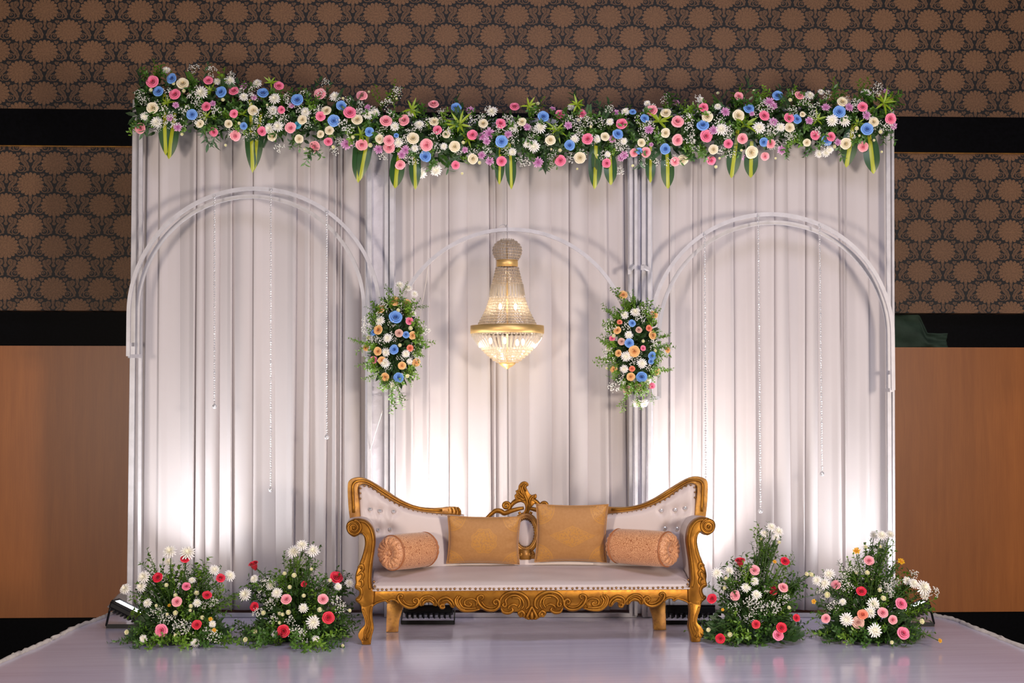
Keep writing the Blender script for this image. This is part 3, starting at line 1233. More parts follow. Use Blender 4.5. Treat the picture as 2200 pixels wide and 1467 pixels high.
# carved lines and volute on the arm post
m = MB()
c0 = cropA((205, 508))
sp = []
for i in range(64):
    a = -math.pi * 0.5 + i / 63 * math.pi * 4.6
    r = 0.040 * (1 - i / 63) + 0.003
    sp.append(c0 + Vector((r * math.cos(a) * 1.0, -0.008, -r * math.sin(a))))
m.tube(sp, lambda s: 0.0075 - 0.003 * s, 8)
m.ball(c0 + Vector((0, -0.01, 0)), 0.009, 10, 6)
m.tube(catmull([cropA(c, -0.006) for c in ((235, 458), (285, 470), (318, 505), (338, 560), (342, 615), (334, 690), (322, 765), (316, 830), (314, 900), (322, 945))], 5), lambda s: 0.0065, 8)
m.tube(catmull([cropA(c, -0.006) for c in ((268, 545), (292, 575), (300, 630), (290, 690), (272, 745), (250, 800))], 5), lambda s: 0.005, 8)
sb(m, 'arm_carving', G)
m = MB()
for c1 in (((232, 790), (262, 770), (270, 805), (245, 830)), ((228, 850), (258, 825), (272, 850), (250, 890)), ((240, 890), (262, 880), (268, 910), (252, 935))):
    m.tube(catmull([cropA(c, -0.006) for c in c1], 4), lambda s: 0.0035 + 0.006 * math.sin(math.pi * s), 8)
m.tube(catmull([cropA(c, -0.006) for c in ((222, 925), (250, 935), (262, 965), (255, 1000), (240, 1022), (226, 1016))], 5), lambda s: 0.0065, 8)
sb(m, 'acanthus_carving', G)

leg_out = [(262, 1060), (300, 1050), (345, 1052), (340, 1080), (335, 1130), (341, 1190), (345, 1235), (333, 1285), (326, 1325), (322, 1338), (268, 1338),
           (258, 1315), (240, 1290), (238, 1262), (258, 1228), (283, 1200), (281, 1160), (262, 1100)]
pts = catmull([cropA(c) for c in leg_out], 4, True)
zmin = min(p.z for p in pts)
for p in pts:
    p.z = max(0.0, p.z - zmin)
m = MB().prism(xz(pts), -0.004, 0.062)
legs = sb(m, 'front_leg', G, bevel=0.012)
m = MB()
m.tube(catmull([cropA(c, -0.006) for c in ((330, 1065), (322, 1130), (328, 1195), (322, 1240), (300, 1300))], 5), lambda s: 0.005, 8)
m.tube(catmull([cropA(c, -0.006) for c in ((270, 1085), (296, 1160), (300, 1205), (282, 1250), (290, 1310))], 5), lambda s: 0.005, 8)
m.tube(catmull([cropA(c, -0.006) for c in ((310, 1195), (305, 1240), (280, 1285), (270, 1310))], 5), lambda s: 0.004, 8)
sb(m, 'leg_carving', G)

# rear legs
rl = [(575, 470), (556, 600), (550, 800), (560, 822), (680, 822), (692, 800), (702, 690), (735, 580), (745, 470)]
pts = catmull([cropC(c, 0.47) for c in rl], 3, True)
zmin = min(p.z for p in pts)
for p in pts:
    p.z = max(0.0, p.z - zmin)
sb(MB().prism(xz(pts), 0.46, 0.515), 'rear_leg', GW, bevel=0.006)

# front rail with its scrolled lower edge
bot = [(335, 560), (370, 520), (430, 497), (490, 487), (510, 502), (530, 512), (545, 497), (562, 480), (600, 478), (640, 500), (680, 540), (730, 575), (790, 588), (850, 577), (888, 545),
       (905, 556), (930, 545), (960, 520), (1000, 512), (1040, 525), (1060, 550), (1088, 556), (1110, 542), (1126, 562), (1160, 583), (1190, 570), (1185, 540), (1210, 520), (1240, 540), (1262, 572), (1290, 577),
       (1312, 562), (1340, 590), (1400, 618), (1480, 622), (1560, 607), (1605, 592), (1640, 592), (1700, 616), (1760, 615), (1810, 592), (1836, 562), (1852, 610), (1900, 650), (1950, 652), (2000, 632), (2048, 632),
       (2060, 680), (2085, 698), (2110, 690), (2140, 712), (2180, 722), (2216, 722)]
low = catmull([cropC(c) for c in bot], 3)
top = [cropC((2216, 376)), cropC((335, 376))]
poly = [Vector((min(p.x, 0.0), 0, p.z)) for p in low]
full = poly + [Vector((-p.x, 0, p.z)) for p in reversed(poly[:-1])]
outline = xz(full) + [(-top[1].x, top[1].z), (top[1].x, top[1].z)]
m = MB().prism(outline, 0.008, 0.050)
rail = sb(m, 'front_rail', G, bevel=0.005, both=False)[0]


def scroll(paths, name):
    mm = MB()
    for pts_, r in paths:
        mm.tube(catmull([cropC(c, 0.004) for c in pts_], 5), r, 8)
    for o in sb(mm, name, G):
        o.parent = rail


tap = lambda a, b_=0.004: (lambda s: b_ + (a - b_) * math.sin(math.pi * min(1, max(0, s))) ** 0.6)
scroll([([(662, 452), (686, 446), (688, 424), (655, 416), (637, 445), (652, 490), (700, 540), (770, 570), (838, 558), (876, 520), (876, 476), (842, 458), (816, 484), (832, 512), (854, 504)], tap(0.0085)),
        ([(690, 470), (730, 520), (790, 540), (830, 530)], tap(0.005))], 'carved_scroll')
scroll([([(902, 548), (896, 490), (940, 442), (1010, 436), (1068, 470), (1104, 532)], tap(0.0085)), ([(928, 545), (945, 502), (1000, 482), (1050, 512), (1060, 545)], tap(0.0075)),
        ([(915, 500), (950, 465), (1010, 458), (1060, 490)], tap(0.005))], 'carved_shell')
scroll([([(1122, 560), (1114, 500), (1150, 462), (1210, 452), (1270, 490), (1302, 555)], tap(0.0085)), ([(1180, 535), (1140, 540), (1140, 572), (1172, 576), (1186, 556)], tap(0.007)),
        ([(1150, 500), (1210, 485), (1255, 520), (1275, 560)], tap(0.006))], 'carved_curl')
scroll([([(1345, 430), (1312, 480), (1330, 550), (1400, 606), (1500, 612), (1604, 590)], tap(0.009)), ([(1400, 446), (1362, 500), (1398, 568), (1480, 586), (1560, 578)], tap(0.0075)),
        ([(1560, 560), (1560, 500), (1500, 470), (1430, 490), (1425, 540), (1480, 560), (1500, 530), (1465, 515)], tap(0.007)), ([(1370, 430), (1336, 490), (1360, 560), (1430, 600)], tap(0.006))], 'carved_leaf_scroll')
scroll([([(1612, 478), (1640, 468), (1636, 436), (1596, 434), (1572, 470), (1600, 540), (1680, 600), (1770, 604), (1828, 560), (1826, 500), (1790, 482), (1764, 510), (1782, 538), (1806, 524)], tap(0.009)),
        ([(1620, 500), (1660, 555), (1730, 580), (1790, 565)], tap(0.005))], 'carved_scroll')
scroll([([(1842, 540), (1852, 470), (1920, 408), (2030, 396), (2120, 430), (2172, 490), (2178, 560), (2140, 600)], tap(0.010)),
        ([(1890, 520), (1870, 545), (1895, 570), (1915, 545), (1905, 490), (1960, 440), (2040, 436), (2100, 480), (2120, 550), (2090, 600)], tap(0.0075)),
        ([(1850, 580), (1880, 630), (1940, 640), (1990, 610), (1975, 575)], tap(0.009)), ([(1935, 600), (1950, 560), (2000, 540), (2050, 560)], tap(0.007)),
        ([(1980, 460), (2060, 470), (2080, 530), (2050, 585)], tap(0.006)), ([(2070, 670), (2060, 640), (2100, 620), (2130, 660), (2110, 690)], tap(0.009)),
        ([(2216, 560), (2190, 620), (2160, 690), (2190, 715)], tap(0.010)), ([(2216, 620), (2212, 680), (2216, 722)], tap(0.010))], 'carved_shell')
scroll([([(345, 545), (380, 515), (440, 492), (490, 484), (520, 505), (545, 500)], tap(0.006)), ([(520, 490), (560, 472), (610, 482), (650, 520)], tap(0.006))], 'edge_beading')

# seat rails at sides and back
m = MB()
zs1 = cropC((335, 376)).z
for s in (-1, 1):
    m.box((s * 0.875, 0.27, zs1 - 0.035), (0.02, 0.23, 0.035))
m.box((0, 0.49, zs1 - 0.035), (0.86, 0.018, 0.035))
sb(m, 'seat_frame', GW, both=False, smooth=False)

# seat upholstery
XS = -cropA((338, 900)).x
zpipe = zs1 + 0.002
zf, zbk = sl(1143, 1249, 0.03).z, sl(1143, 1212, 0.45).z


def seat(u, v):
    x = -XS + 2 * XS * u
    e = max(0.0, 1 - (1 - abs(2 * u - 1)) / 0.05)
    if v < 0.35:
        s = v / 0.35
        y = 0.004 - 0.012 * math.sin(math.pi * s) * 0.6 + 0.03 * max(0, s - 0.6) / 0.4
        z = zpipe + (zf - zpipe) * s
    else:
        s = (v - 0.35) / 0.65
        y = 0.034 + 0.446 * s
        z = zf + (zbk - zf) * math.sin(s * math.pi / 2)
        z += 0.004 * noise.noise(Vector((x * 4, y * 9, 0)))
    z += e * e * 0.004
    y += e * e * 0.02 if v < 0.5 else 0
    return (x, y, z)


m = MB().grid(60, 26, seat)
seat_o = sb(m, 'seat', MT['leather'], both=False)[0]
md = seat_o.modifiers.new('thick', 'SOLIDIFY')
md.thickness = 0.03
md.offset = -1
m = MB()
m.tube([Vector((-XS + 2 * XS * i / 60, 0.000, zpipe + 0.004)) for i in range(61)], 0.0055, 8)
sb(m, 'seat_piping', MT['leather'], both=False)[0].parent = seat_o


def studs(pts, r=0.0068):
    mm = MB()
    for p, n_ in pts:
        M = place(p, n_)
        bb = MB().ball((0, 0, 0), r, 8, 6, (1, 1, 0.7))
        mm.add(bb, M)
    return mm


zn = cropC((1000, 352)).z
sp = []
rnd = random.Random(4)
x = -XS + 0.03
while x < XS - 0.03:
    sp.append((Vector((x, -0.006, zn + rnd.uniform(-0.0015, 0.0015))), (0, -1, 0)))
    x += rnd.uniform(0.022, 0.032)
for s in (-1, 1):
    sp.append((Vector((s * (XS - 0.012), -0.003, zn + 0.018)), (0, -1, 0)))
    sp.append((Vector((s * (XS - 0.008), 0.001, zn + 0.042)), (0, -1, 0)))
o = sb(studs(sp), 'seat_studs', MT['stud'], both=False, kind='stuff')[0]
o.parent = seat_o

# arm upholstery behind the gilt post
inner = [(205, 455), (258, 455), (300, 475), (328, 515), (343, 560), (348, 610), (340, 680), (328, 760), (322, 830), (320, 960), (235, 960), (228, 860), (236, 812), (258, 755), (276, 690), (288, 630), (285, 575),
         (262, 556), (235, 568), (205, 578), (163, 552), (146, 507), (158, 466)]
pts = catmull([cropA(c) for c in inner], 3, True)
m = MB().prism(xz(pts), 0.07, 0.47)
arm_u = sb(m, 'arm_upholstery', MT['leather'], bevel=0.006)


# reclined back plane
def yb(x, z):
    return 0.42 + 0.10 * max(0.0, z - 0.38) / 0.5 - 0.05 * max(0.0, (abs(x) - 0.72) / 0.25) ** 2


YBK = 0.45


def yc(x):
    return -0.15 * max(0.0, (abs(x) - 0.38) / 0.6) ** 1.2


def cropB(c, dy=0.0):
    p = cropA(c, YBK)
    return cropA(c, YBK + yc(p.x) + dy)


def bend(mb):
    for v in mb.v:
        v.y += yc(v.x)
    return mb


rail_out = [(197, 445), (186, 350), (181, 215), (195, 168), (240, 149), (290, 151), (350, 176), (450, 236), (550, 300), (650, 346), (750, 366), (850, 366), (895, 360), (960, 360), (992, 378), (1000, 402), (994, 420)]
rail_in = [(275, 445), (266, 330), (256, 236), (268, 205), (308, 196), (368, 225), (450, 284), (550, 340), (650, 376), (750, 396), (870, 410), (962, 416)]
ro = catmull([cropB(c) for c in rail_out], 4)
ri = catmull([cropB(c) for c in rail_in], 4)
m = MB()
poly = xz(ro) + xz(list(reversed(ri)))
m.prism(poly, YBK - 0.02, YBK + 0.035)
bend(m)
back_rails = sb(m, 'back_rail', GW, bevel=0.012)
m = MB()
mid = [(Vector(cropB(a, -0.022)) + Vector(cropB(b_, -0.022))) / 2 for a, b_ in zip(
    ((186, 400), (183, 260), (190, 190), (225, 160), (290, 160), (350, 183), (450, 243), (550, 306), (650, 352), (750, 372), (860, 374)),
    ((262, 400), (250, 260), (246, 215), (262, 195), (310, 188), (368, 216), (450, 274), (550, 330), (650, 366), (750, 386), (860, 396)))]
m.tube(catmull(mid, 4), 0.008, 8)
for a in (900, 928, 956, 980):
    m.tube(catmull([cropA((a - 8, 364), YBK - 0.022), cropA((a + 6, 385), YBK - 0.03), cropA((a + 2, 412), YBK - 0.022)], 4), 0.006, 8)
sb(m, 'rail_moulding', G)

btn_c = [(343, 373), (413, 385), (512, 390), (402, 520), (488, 517)]
btn = [cropB(c) for c in btn_c]


def wing(u, v):
    px = 777 + (1006 - 777) * u
    # inner edge of the rail as a function of px
    cxp = (px - 700) * 3.3333
    zt = None
    tp = [(255, 205), (270, 200), (310, 196), (370, 225), (450, 284), (550, 340), (650, 376), (750, 396), (870, 410), (1030, 420)]
    cyv = tp[0][1]
    for (a, b_) in zip(tp, tp[1:]):
        if a[0] <= cxp <= b_[0]:
            cyv = a[1] + (b_[1] - a[1]) * (cxp - a[0]) / (b_[0] - a[0])
    if cxp > 1030:
        cyv = 420
    T = cropB((cxp, cyv - 6))
    z0 = 0.33
    z = z0 + (T.z - z0) * v
    x = T.x
    eu = min(1, min(u, 1 - u) / 0.10)
    ev = min(1, (1 - v) / 0.10)
    puff = 0.040 * (math.sin(eu * math.pi / 2) * math.sin(ev * math.pi / 2)) ** 0.7
    for q in btn:
        d2 = (x - q.x) ** 2 + (z - q.z) ** 2
        puff -= 0.016 * math.exp(-d2 / 0.0006)
    # soft tuft creases between the buttons
    for i, j in ((0, 3), (1, 3), (1, 4), (2, 4)):
        a, b_ = btn[i], btn[j]
        ab = Vector((b_.x - a.x, b_.z - a.z))
        ap = Vector((x - a.x, z - a.z))
        t_ = max(0, min(1, ap.dot(ab) / ab.dot(ab)))
        d = (ap - ab * t_).length
        puff -= 0.004 * math.exp(-(d / 0.008) ** 2)
    for q in btn[:3]:
        d = abs(x - (q.x - 0.35 * (z - q.z))) if z > q.z else 9
        puff -= 0.003 * math.exp(-(d / 0.008) ** 2)
    ycurve = yc(x)
    return (x, YBK + 0.01 - puff + ycurve, z)


m = MB().grid(70, 44, wing)
wings = sb(m, 'back_upholstery', MT['leather'])
for o in wings:
    md = o.modifiers.new('thick', 'SOLIDIFY')
    md.thickness = 0.035
    md.offset = -1
for q in btn:
    for s, wg in ((1, wings[0]), (-1, wings[1])):
        mm = MB().ball(Vector((s * q.x, YBK - 0.028 + yc(q.x), q.z)), 0.010, 10, 6, (1, 0.6, 1))
        mm.build('tuft_button', MT['crystalbtn'], wg, world_space=False, smooth=False)
sp = []
lp = catmull([cropB((c[0] + 9, c[1] + 9), -0.008) for c in ((262, 330), (262, 240), (270, 208), (308, 200), (368, 230), (450, 290), (550, 346), (650, 382), (750, 402), (880, 416))], 12)
acc = 0
for a, b_ in zip(lp, lp[1:]):
    acc += (b_ - a).length
    if acc > 0.026:
        acc = 0
        sp.append((b_ + Vector((0, -0.004, 0)), (0, -1, 0)))
for o, wg in zip(sb(studs(sp, 0.006), 'back_studs', MT['stud'], kind='stuff'), wings):
    o.parent = wg

# oval medallion and crest
oc = cropE((1135, 595), YBK)
rx, rz = 0.070, 0.102


def oval(rx_, rz_, n=40):
    return [(oc.x + rx_ * math.cos(2 * math.pi * i / n), oc.z + rz_ * math.sin(2 * math.pi * i / n)) for i in range(n)]


m = MB()
ring = [Vector((x_, YBK, z_)) for x_, z_ in oval(rx, rz, 48)]
ring.append(ring[0])
m.tube(ring, 0.017, 10, caps=False)
m.tube([p + Vector(((p.x - oc.x) * -0.16, -0.012, (p.z - oc.z) * -0.13)) for p in ring], 0.006, 8, caps=False)
med = sb(m, 'medallion_frame', GW, both=False)[0]
m = MB()


def pad(u, v):
    a = 2 * math.pi * u
    return (oc.x + rx * 0.86 * v * math.cos(a), YBK - 0.022 * (1 - v ** 3), oc.z + rz * 0.88 * v * math.sin(a))


m.grid(36, 8, pad)
sb(m, 'medallion_pad', MT['leather'], both=False)[0].parent = med
sp = [(Vector((x_, YBK - 0.012, z_)), (0, -1, 0)) for x_, z_ in oval(rx * 0.74, rz * 0.78, 30)]
o = sb(studs(sp, 0.005), 'medallion_studs', MT['stud'], both=False, kind='stuff')[0]
o.parent = med
# pedestal under the medallion and the low pad behind the cushions
m = MB()
zped = oc.z - rz
for s in (-1, 1):
    m.tube(catmull([Vector((oc.x + s * 0.012, YBK, zped + 0.01)), Vector((oc.x + s * 0.036, YBK, zped - 0.004)), Vector((oc.x + s * 0.046, YBK, zped - 0.022)), Vector((oc.x + s * 0.026, YBK - 0.01, zped - 0.026)), Vector((oc.x + s * 0.024, YBK - 0.01, zped - 0.012))], 5), 0.011, 8)
m.box((oc.x, YBK, zped - 0.02), (0.03, 0.02, 0.03))
m.tube([Vector((oc.x - 0.36, YBK, zped - 0.035)), Vector((oc.x + 0.36, YBK, zped - 0.035))], 0.016, 8)
sb(m, 'medallion_stand', GW, both=False)
m = MB().box((oc.x, YBK + 0.005, (zped - 0.045 + 0.34) / 2), (0.40, 0.02, (zped - 0.045 - 0.34) / 2))
sb(m, 'low_back_pad', MT['leather'], both=False, bevel=0.008)

# crest carving: side scrolls, volutes and an asymmetrical plume
m = MB()
for s in (1, -1):
    mx = lambda c: cropE((1135 + s * (c[0] - 1135), c[1]), YBK)
    m.tube(catmull([mx(c) for c in ((735, 445), (780, 405), (830, 368), (880, 372), (920, 392), (980, 372), (1060, 350), (1120, 340))], 5), lambda q: 0.009 + 0.006 * math.sin(math.pi * q), 8)
    vc = mx((938, 316))
    sp = []
    for i in range(40):
        a = i / 39 * math.pi * 3.4 - 1.2
        r = 0.021 * (1 - i / 39) + 0.003
        sp.append(vc + Vector((s * r * math.cos(a), -0.006, r * math.sin(a))))
    m.tube(sp, 0.0095, 8)
    m.tube(catmull([mx(c) for c in ((975, 345), (1000, 300), (1040, 268), (1090, 258), (1130, 280))], 5), lambda q: 0.008 + 0.006 * math.sin(math.pi * q), 8)
    m.tube(catmull([mx(c) for c in ((1070, 380), (1090, 410), (1120, 418))], 4), 0.008, 8)
crest = sb(m, 'crest_scroll', G, both=False)[0]
plume = [(1040, 262), (1024, 212), (1044, 190), (1034, 165), (1060, 150), (1068, 110), (1095, 77), (1130, 66), (1162, 82), (1168, 108), (1146, 126), (1162, 162), (1182, 196), (1210, 206), (1245, 196), (1253, 220),
         (1243, 246), (1224, 242), (1216, 258), (1236, 286), (1215, 312), (1184, 350), (1166, 402), (1112, 402), (1136, 345), (1122, 292), (1080, 262)]
pts = catmull([cropE(c) for c in plume], 3, True)
pts = [sl(0, 0)] and [cropE(c, YBK) for c in plume]
pts = catmull(pts, 3, True)
m = MB().prism(xz(pts), YBK - 0.012, YBK + 0.022)
pl = sb(m, 'crest_plume', G, both=False, bevel=0.007)[0]
m = MB()
for path in (((1130, 90), (1105, 130), (1120, 190), (1150, 260), (1150, 340), (1140, 395)), ((1085, 110), (1090, 160), (1120, 215)), ((1060, 165), (1085, 200), (1125, 235)),
             ((1045, 215), (1085, 240), (1130, 262)), ((1235, 215), (1200, 225), (1180, 265), (1185, 310)), ((1155, 90), (1130, 120), (1140, 170))):
    m.tube(catmull([cropE(c, YBK - 0.014) for c in path], 5), tap(0.0075, 0.003), 8)
o = sb(m, 'plume_veins', G, both=False)[0]
o.parent = pl


# ---- cushions and bolsters (things resting on the sofa)
SM = Matrix.Translation(Vector((SO.x, SY, 0))) @ Matrix.Rotation(SROT, 4, 'Z')


def pillow(name, label, mat, corners, yl, lean, hw, hh, roll):
    c = sum((sl(x_, y_, yl) for x_, y_ in corners), Vector()) / 4
    M = SM @ Matrix.Translation(c) @ Matrix.Rotation(roll, 4, 'Y') @ Matrix.Rotation(-lean, 4, 'X')
    m = MB()
    N = 28

    def side(sg):
        def f(u, v):
            a, b_ = 2 * u - 1, 2 * v - 1
            x_ = a * hw * (1 - 0.055 * (1 - b_ * b_))
            z_ = b_ * hh * (1 - 0.060 * (1 - a * a))
            th = 0.062 * (max(0, 1 - a * a) ** 0.55) * (max(0, 1 - b_ * b_) ** 0.55)
            th += 0.004 * noise.noise(Vector((a * 3, b_ * 3, sg))) * (1 - max(abs(a), abs(b_)))
            th -= 0.005 * max(0, abs(a) - 0.6) * math.cos(b_ * 14) * (1 - abs(a)) * 10
            return (x_, sg * th, z_)
        return f

    m.grid(N, N, side(-1))
    m.grid(N, N, side(1), flip=True)
    me = m.mesh(name, mat)
    bm = bmesh.new()
    bm.from_mesh(me)
    bmesh.ops.remove_doubles(bm, verts=bm.verts, dist=0.0004)
    bm.to_mesh(me)
    bm.free()
    root = thing(name, label, 'cushion', M.to_translation(), 0)
    link('cover', me, root, M)
    # corded edge
    e = MB()
    per = []
    for k_ in range(4 * 12):
        q, t_ = divmod(k_, 12)
        t_ = t_ / 12 * 2 - 1
        a, b_ = ((t_, -1), (1, t_), (-t_, 1), (-1, -t_))[q]
        per.append(M @ Vector((a * hw * (1 - 0.055 * (1 - b_ * b_)), 0, b_ * hh * (1 - 0.060 * (1 - a * a)))))
    per.append(per[0])
    e.tube(per, 0.003, 6, caps=False)
    e.build('seam', mat, root)
    return root


pillow('scatter_cushion', 'smaller gold satin cushion with round rosette, left of the medallion', MT['cush_a'], ((965, 1106), (1120, 1110), (1126, 1211), (973, 1211)), 0.345, R(-14), 0.208, 0.142, R(1.0))
pillow('scatter_cushion', 'larger gold satin cushion with diamond motif, right of the medallion', MT['cush_b'], ((1156, 1084), (1313, 1081), (1309, 1209), (1161, 1209)), 0.335, R(-13), 0.206, 0.172, R(0.5))


def bolster(label, c, ang, L, r, tiltz=0.0):
    """c = centre in sofa coordinates, ang = direction of the near end, from -Y towards +X"""
    d = Vector((math.sin(ang), -math.cos(ang), tiltz)).normalized()
    M = SM @ Matrix.Translation(c) @ d.to_track_quat('Z', 'Y').to_matrix().to_4x4()
    root = thing('bolster', label, 'bolster', (M @ Vector((0, 0, 0))), 0)
    body = MB().lathe([(r * 0.93, -L / 2), (r * 0.985, -L / 2 + 0.012), (r * 1.0, -L / 2 + 0.04), (r * 1.015, 0), (r * 1.0, L / 2 - 0.04), (r * 0.985, L / 2 - 0.012), (r * 0.93, L / 2)], 40)
    link('cover', body.mesh('bolster_cover', MT['bolster']), root, M)
    for s in (1, -1):
        cp = MB()
        prof = [(r * 0.955, 0.0), (r * 0.93, 0.012), (r * 0.82, 0.024), (r * 0.62, 0.030), (r * 0.4, 0.028), (r * 0.22, 0.020), (r * 0.10, 0.014)]

        def pleat(rr, zz, a, j):
            w = math.sin(min(1, max(0, (r - rr) / r * 1.6)) * math.pi) if rr < r * 0.95 else 0
            return rr, zz + 0.0065 * abs(math.sin(a * 8)) * w * 1.4

        cp.lathe(prof, 96, mod=pleat)
        cm = cp.mesh('bolster_end', MT['bolster'])
        M2 = M @ Matrix.Translation((0, 0, s * (L / 2 - 0.002))) @ (Matrix.Identity(4) if s > 0 else Matrix.Rotation(math.pi, 4, 'X'))
        cap_o = link('gathered_end', cm, root, M2)
        bt = MB().ball((0, 0, 0.018), r * 0.16, 14, 8, (1, 1, 0.6)).mesh('end_button', MT['bolster'])
        o2 = link('end_button', bt, cap_o, Matrix.Identity(4))
        pr = MB()
        pts_ = [Vector((r * 0.965 * math.cos(t_ * math.pi / 24), r * 0.965 * math.sin(t_ * math.pi / 24), 0)) for t_ in range(49)]
        pr.tube(pts_, 0.0042, 6, caps=False, ref=(0, 0, 1))
        link('piping', pr.mesh('bolster_piping', MT['piping']), cap_o, Matrix.Identity(4))
    return root


bolster('embroidered copper bolster at the left arm of the sofa', sl(883, 1183, 0.22) + Vector((0, 0, 0.002)), R(-42), 0.28, 0.098, 0.0)
bolster('embroidered copper bolster at the right arm of the sofa', sl(1386, 1178, 0.205) + Vector((0, 0, 0.002)), R(48), 0.34, 0.099, 0.0)


# ================================================================== floodlights on the stage
def flood(label, base, normal, watts, w=0.27, h=0.20, spin=0.0, bright=True, lift=0.07, spread=150, col=(0.94, 0.96, 1.0)):
    root = thing('floodlight', label, 'floodlight', base, 0, 'floodlights washing the backdrop')
    n = Vector(normal).normalized()
    # local frame: X along the width, Z = normal
    xa = Vector((math.cos(spin), math.sin(spin), 0))
    xa = (xa - n * xa.dot(n)).normalized()
    ya = n.cross(xa)
    c = Vector(base) + Vector((0, 0, lift))
    M = Matrix.Translation(c) @ Matrix(((xa.x, ya.x, n.x), (xa.y, ya.y, n.y), (xa.z, ya.z, n.z))).to_4x4()
    m = MB().box((0, 0, -0.018), (w / 2, h / 2, 0.018))
    hb = m.build('housing', MT['black'], root, smooth=False, bevel=0.008, M=M)
    for i in range(9):
        MB().box((-w / 2 + w * (i + 0.5) / 9, 0, -0.046), (0.004, h / 2 * 0.8, 0.012)).build('cooling_fin', MT['black'], root, smooth=False, M=M)
    fr = MB()
    for s in (-1, 1):
        fr.box((s * (w / 2 - 0.008), 0, 0.004), (0.008, h / 2, 0.006))
        fr.box((0, s * (h / 2 - 0.008), 0.004), (w / 2, 0.008, 0.006))
    fr.build('bezel', MT['black'], root, smooth=False, M=M)
    MB().box((0, 0, 0.002), (w / 2 - 0.017, h / 2 - 0.017, 0.002)).build('led_glass', MT['led'], root, smooth=False, M=M)
    # U bracket standing on the stage
    br = MB()
    hb_ = Vector(base)
    yo = Vector((-xa.y, xa.x, 0)).normalized() if abs(xa.z) < 0.95 else Vector((0, 1, 0))
    fl = Vector((xa.x, xa.y, 0)).normalized()
    foot = hb_ - Vector((0, 0, 0)) + Vector((0, -0.10, 0.012))
    br.bar(foot - fl * (w / 2 + 0.012), foot + fl * (w / 2 + 0.012), 0.024, 0.006, up=(0, -1, 0.2))
    for s in (-1, 1):
        br.bar(foot + fl * (s * (w / 2 + 0.012)), c + xa * (s * (w / 2 + 0.012)) - n * 0.02, 0.006, 0.024, up=(0, -0.5, 1))
    br.build('bracket', MT['black'], root, smooth=False)
    # lamp
    d = bpy.data.lights.new('floodlight_lamp', 'AREA')
    d.shape = 'RECTANGLE'
    d.size = w * 0.8
    d.size_y = h * 0.8
    d.energy = watts
    d.color = col
    d.spread = R(spread)
    lo = bpy.data.objects.new('floodlight_lamp', d)
    COL.objects.link(lo)
    lo.parent = root
    ML = M @ Matrix.Translation((0, 0, 0.012)) @ Matrix.Rotation(math.pi, 4, 'X')
    lo.matrix_basis = ROOTM[root.name].inverted() @ ML
    return root


def onstage(px, Y):
    return Vector(((px - CX) / FPX * Y, Y, 0.0))


flood('lit floodlight at the left end of the backdrop, behind the leftmost bouquet', onstage(287, 9.22), (0.44, 0.06, 0.90), 11.5, w=0.22, h=0.17, lift=0.10, spread=100)
flood('black floodlight under the left half of the sofa', onstage(922, 9.38), (0.0, 0.20, 0.98), 11.0, w=0.29, h=0.20, lift=0.085, spread=85, col=(1.0, 0.93, 0.90))
flood('black floodlight behind the right front leg of the sofa', onstage(1478, 9.38), (0.0, 0.20, 0.98), 11.0, w=0.29, h=0.20, lift=0.085, spread=85, col=(1.0, 0.93, 0.90))
flood('lit floodlight at the right end of the backdrop, behind the rightmost bouquet', onstage(1948, 9.30), (-0.40, 0.06, 0.91), 8.0, w=0.22, h=0.17, lift=0.09, spread=100)

# ================================================================== flowers and leaves (unit meshes, radius or length 1, facing +Z)
def petal(mb, ang, half, r0, r1, z0, z1, curl, nu=4, nv=4, cup=0.12, pinch=0.35, rexp=0.62):
    """one cupped petal: from radius r0 height z0 to radius r1 height z1, tip curled outwards"""
    def f(u, v):
        s = 2 * u - 1
        w = half * (math.sin(min(1, v * 1.25 + 0.15) * math.pi / 2)) * (1 - pinch * max(0, v - 0.6) ** 1.2 * abs(s))
        a = ang + s * w
        rr = r0 + (r1 - r0) * v ** rexp
        zz = z0 + (z1 - z0) * math.sin(v * math.pi / 2)
        if v > 0.65:
            q = (v - 0.65) / 0.35
            rr += curl * q * q
            zz -= curl * 0.55 * q * q
        rr *= 1 - cup * s * s * 0.6
        zz -= 0.05 * s * s * v
        return (rr * math.cos(a), rr * math.sin(a), zz)
    b = len(mb.v)
    mb.grid(nu, nv, f)
    for j in range(nv + 1):
        for i in range(nu + 1):
            mb.a[b + j * (nu + 1) + i] = j / nv


def rose_mesh(name, mat, seed, openness=1.0):
    rnd = random.Random(seed)
    m = MB()
    m.ball((0, 0, 0.30), 0.10, 6, 4, (1, 1, 1.6))
    rings = ((2, 0.02, 0.13, 0.60, 0.02, 1.5), (3, 0.05, 0.27, 0.62, 0.03, 1.15), (3, 0.06, 0.42, 0.58, 0.06, 1.12), (4, 0.08, 0.60 * openness, 0.47, 0.12, 0.92), (5, 0.10, 0.82 * openness, 0.28, 0.20, 0.80))
    for k, (n, r0, r1, z1, cu, hf) in enumerate(rings):
        ph = rnd.uniform(0, 6.28)
        for i in range(n):
            petal(m, ph + 2 * math.pi * (i + rnd.uniform(-0.08, 0.08)) / n, hf, r0, r1 * rnd.uniform(0.94, 1.06), -0.25, z1 * rnd.uniform(0.92, 1.06), cu * rnd.uniform(0.7, 1.3))
    return m.mesh(name, mat)


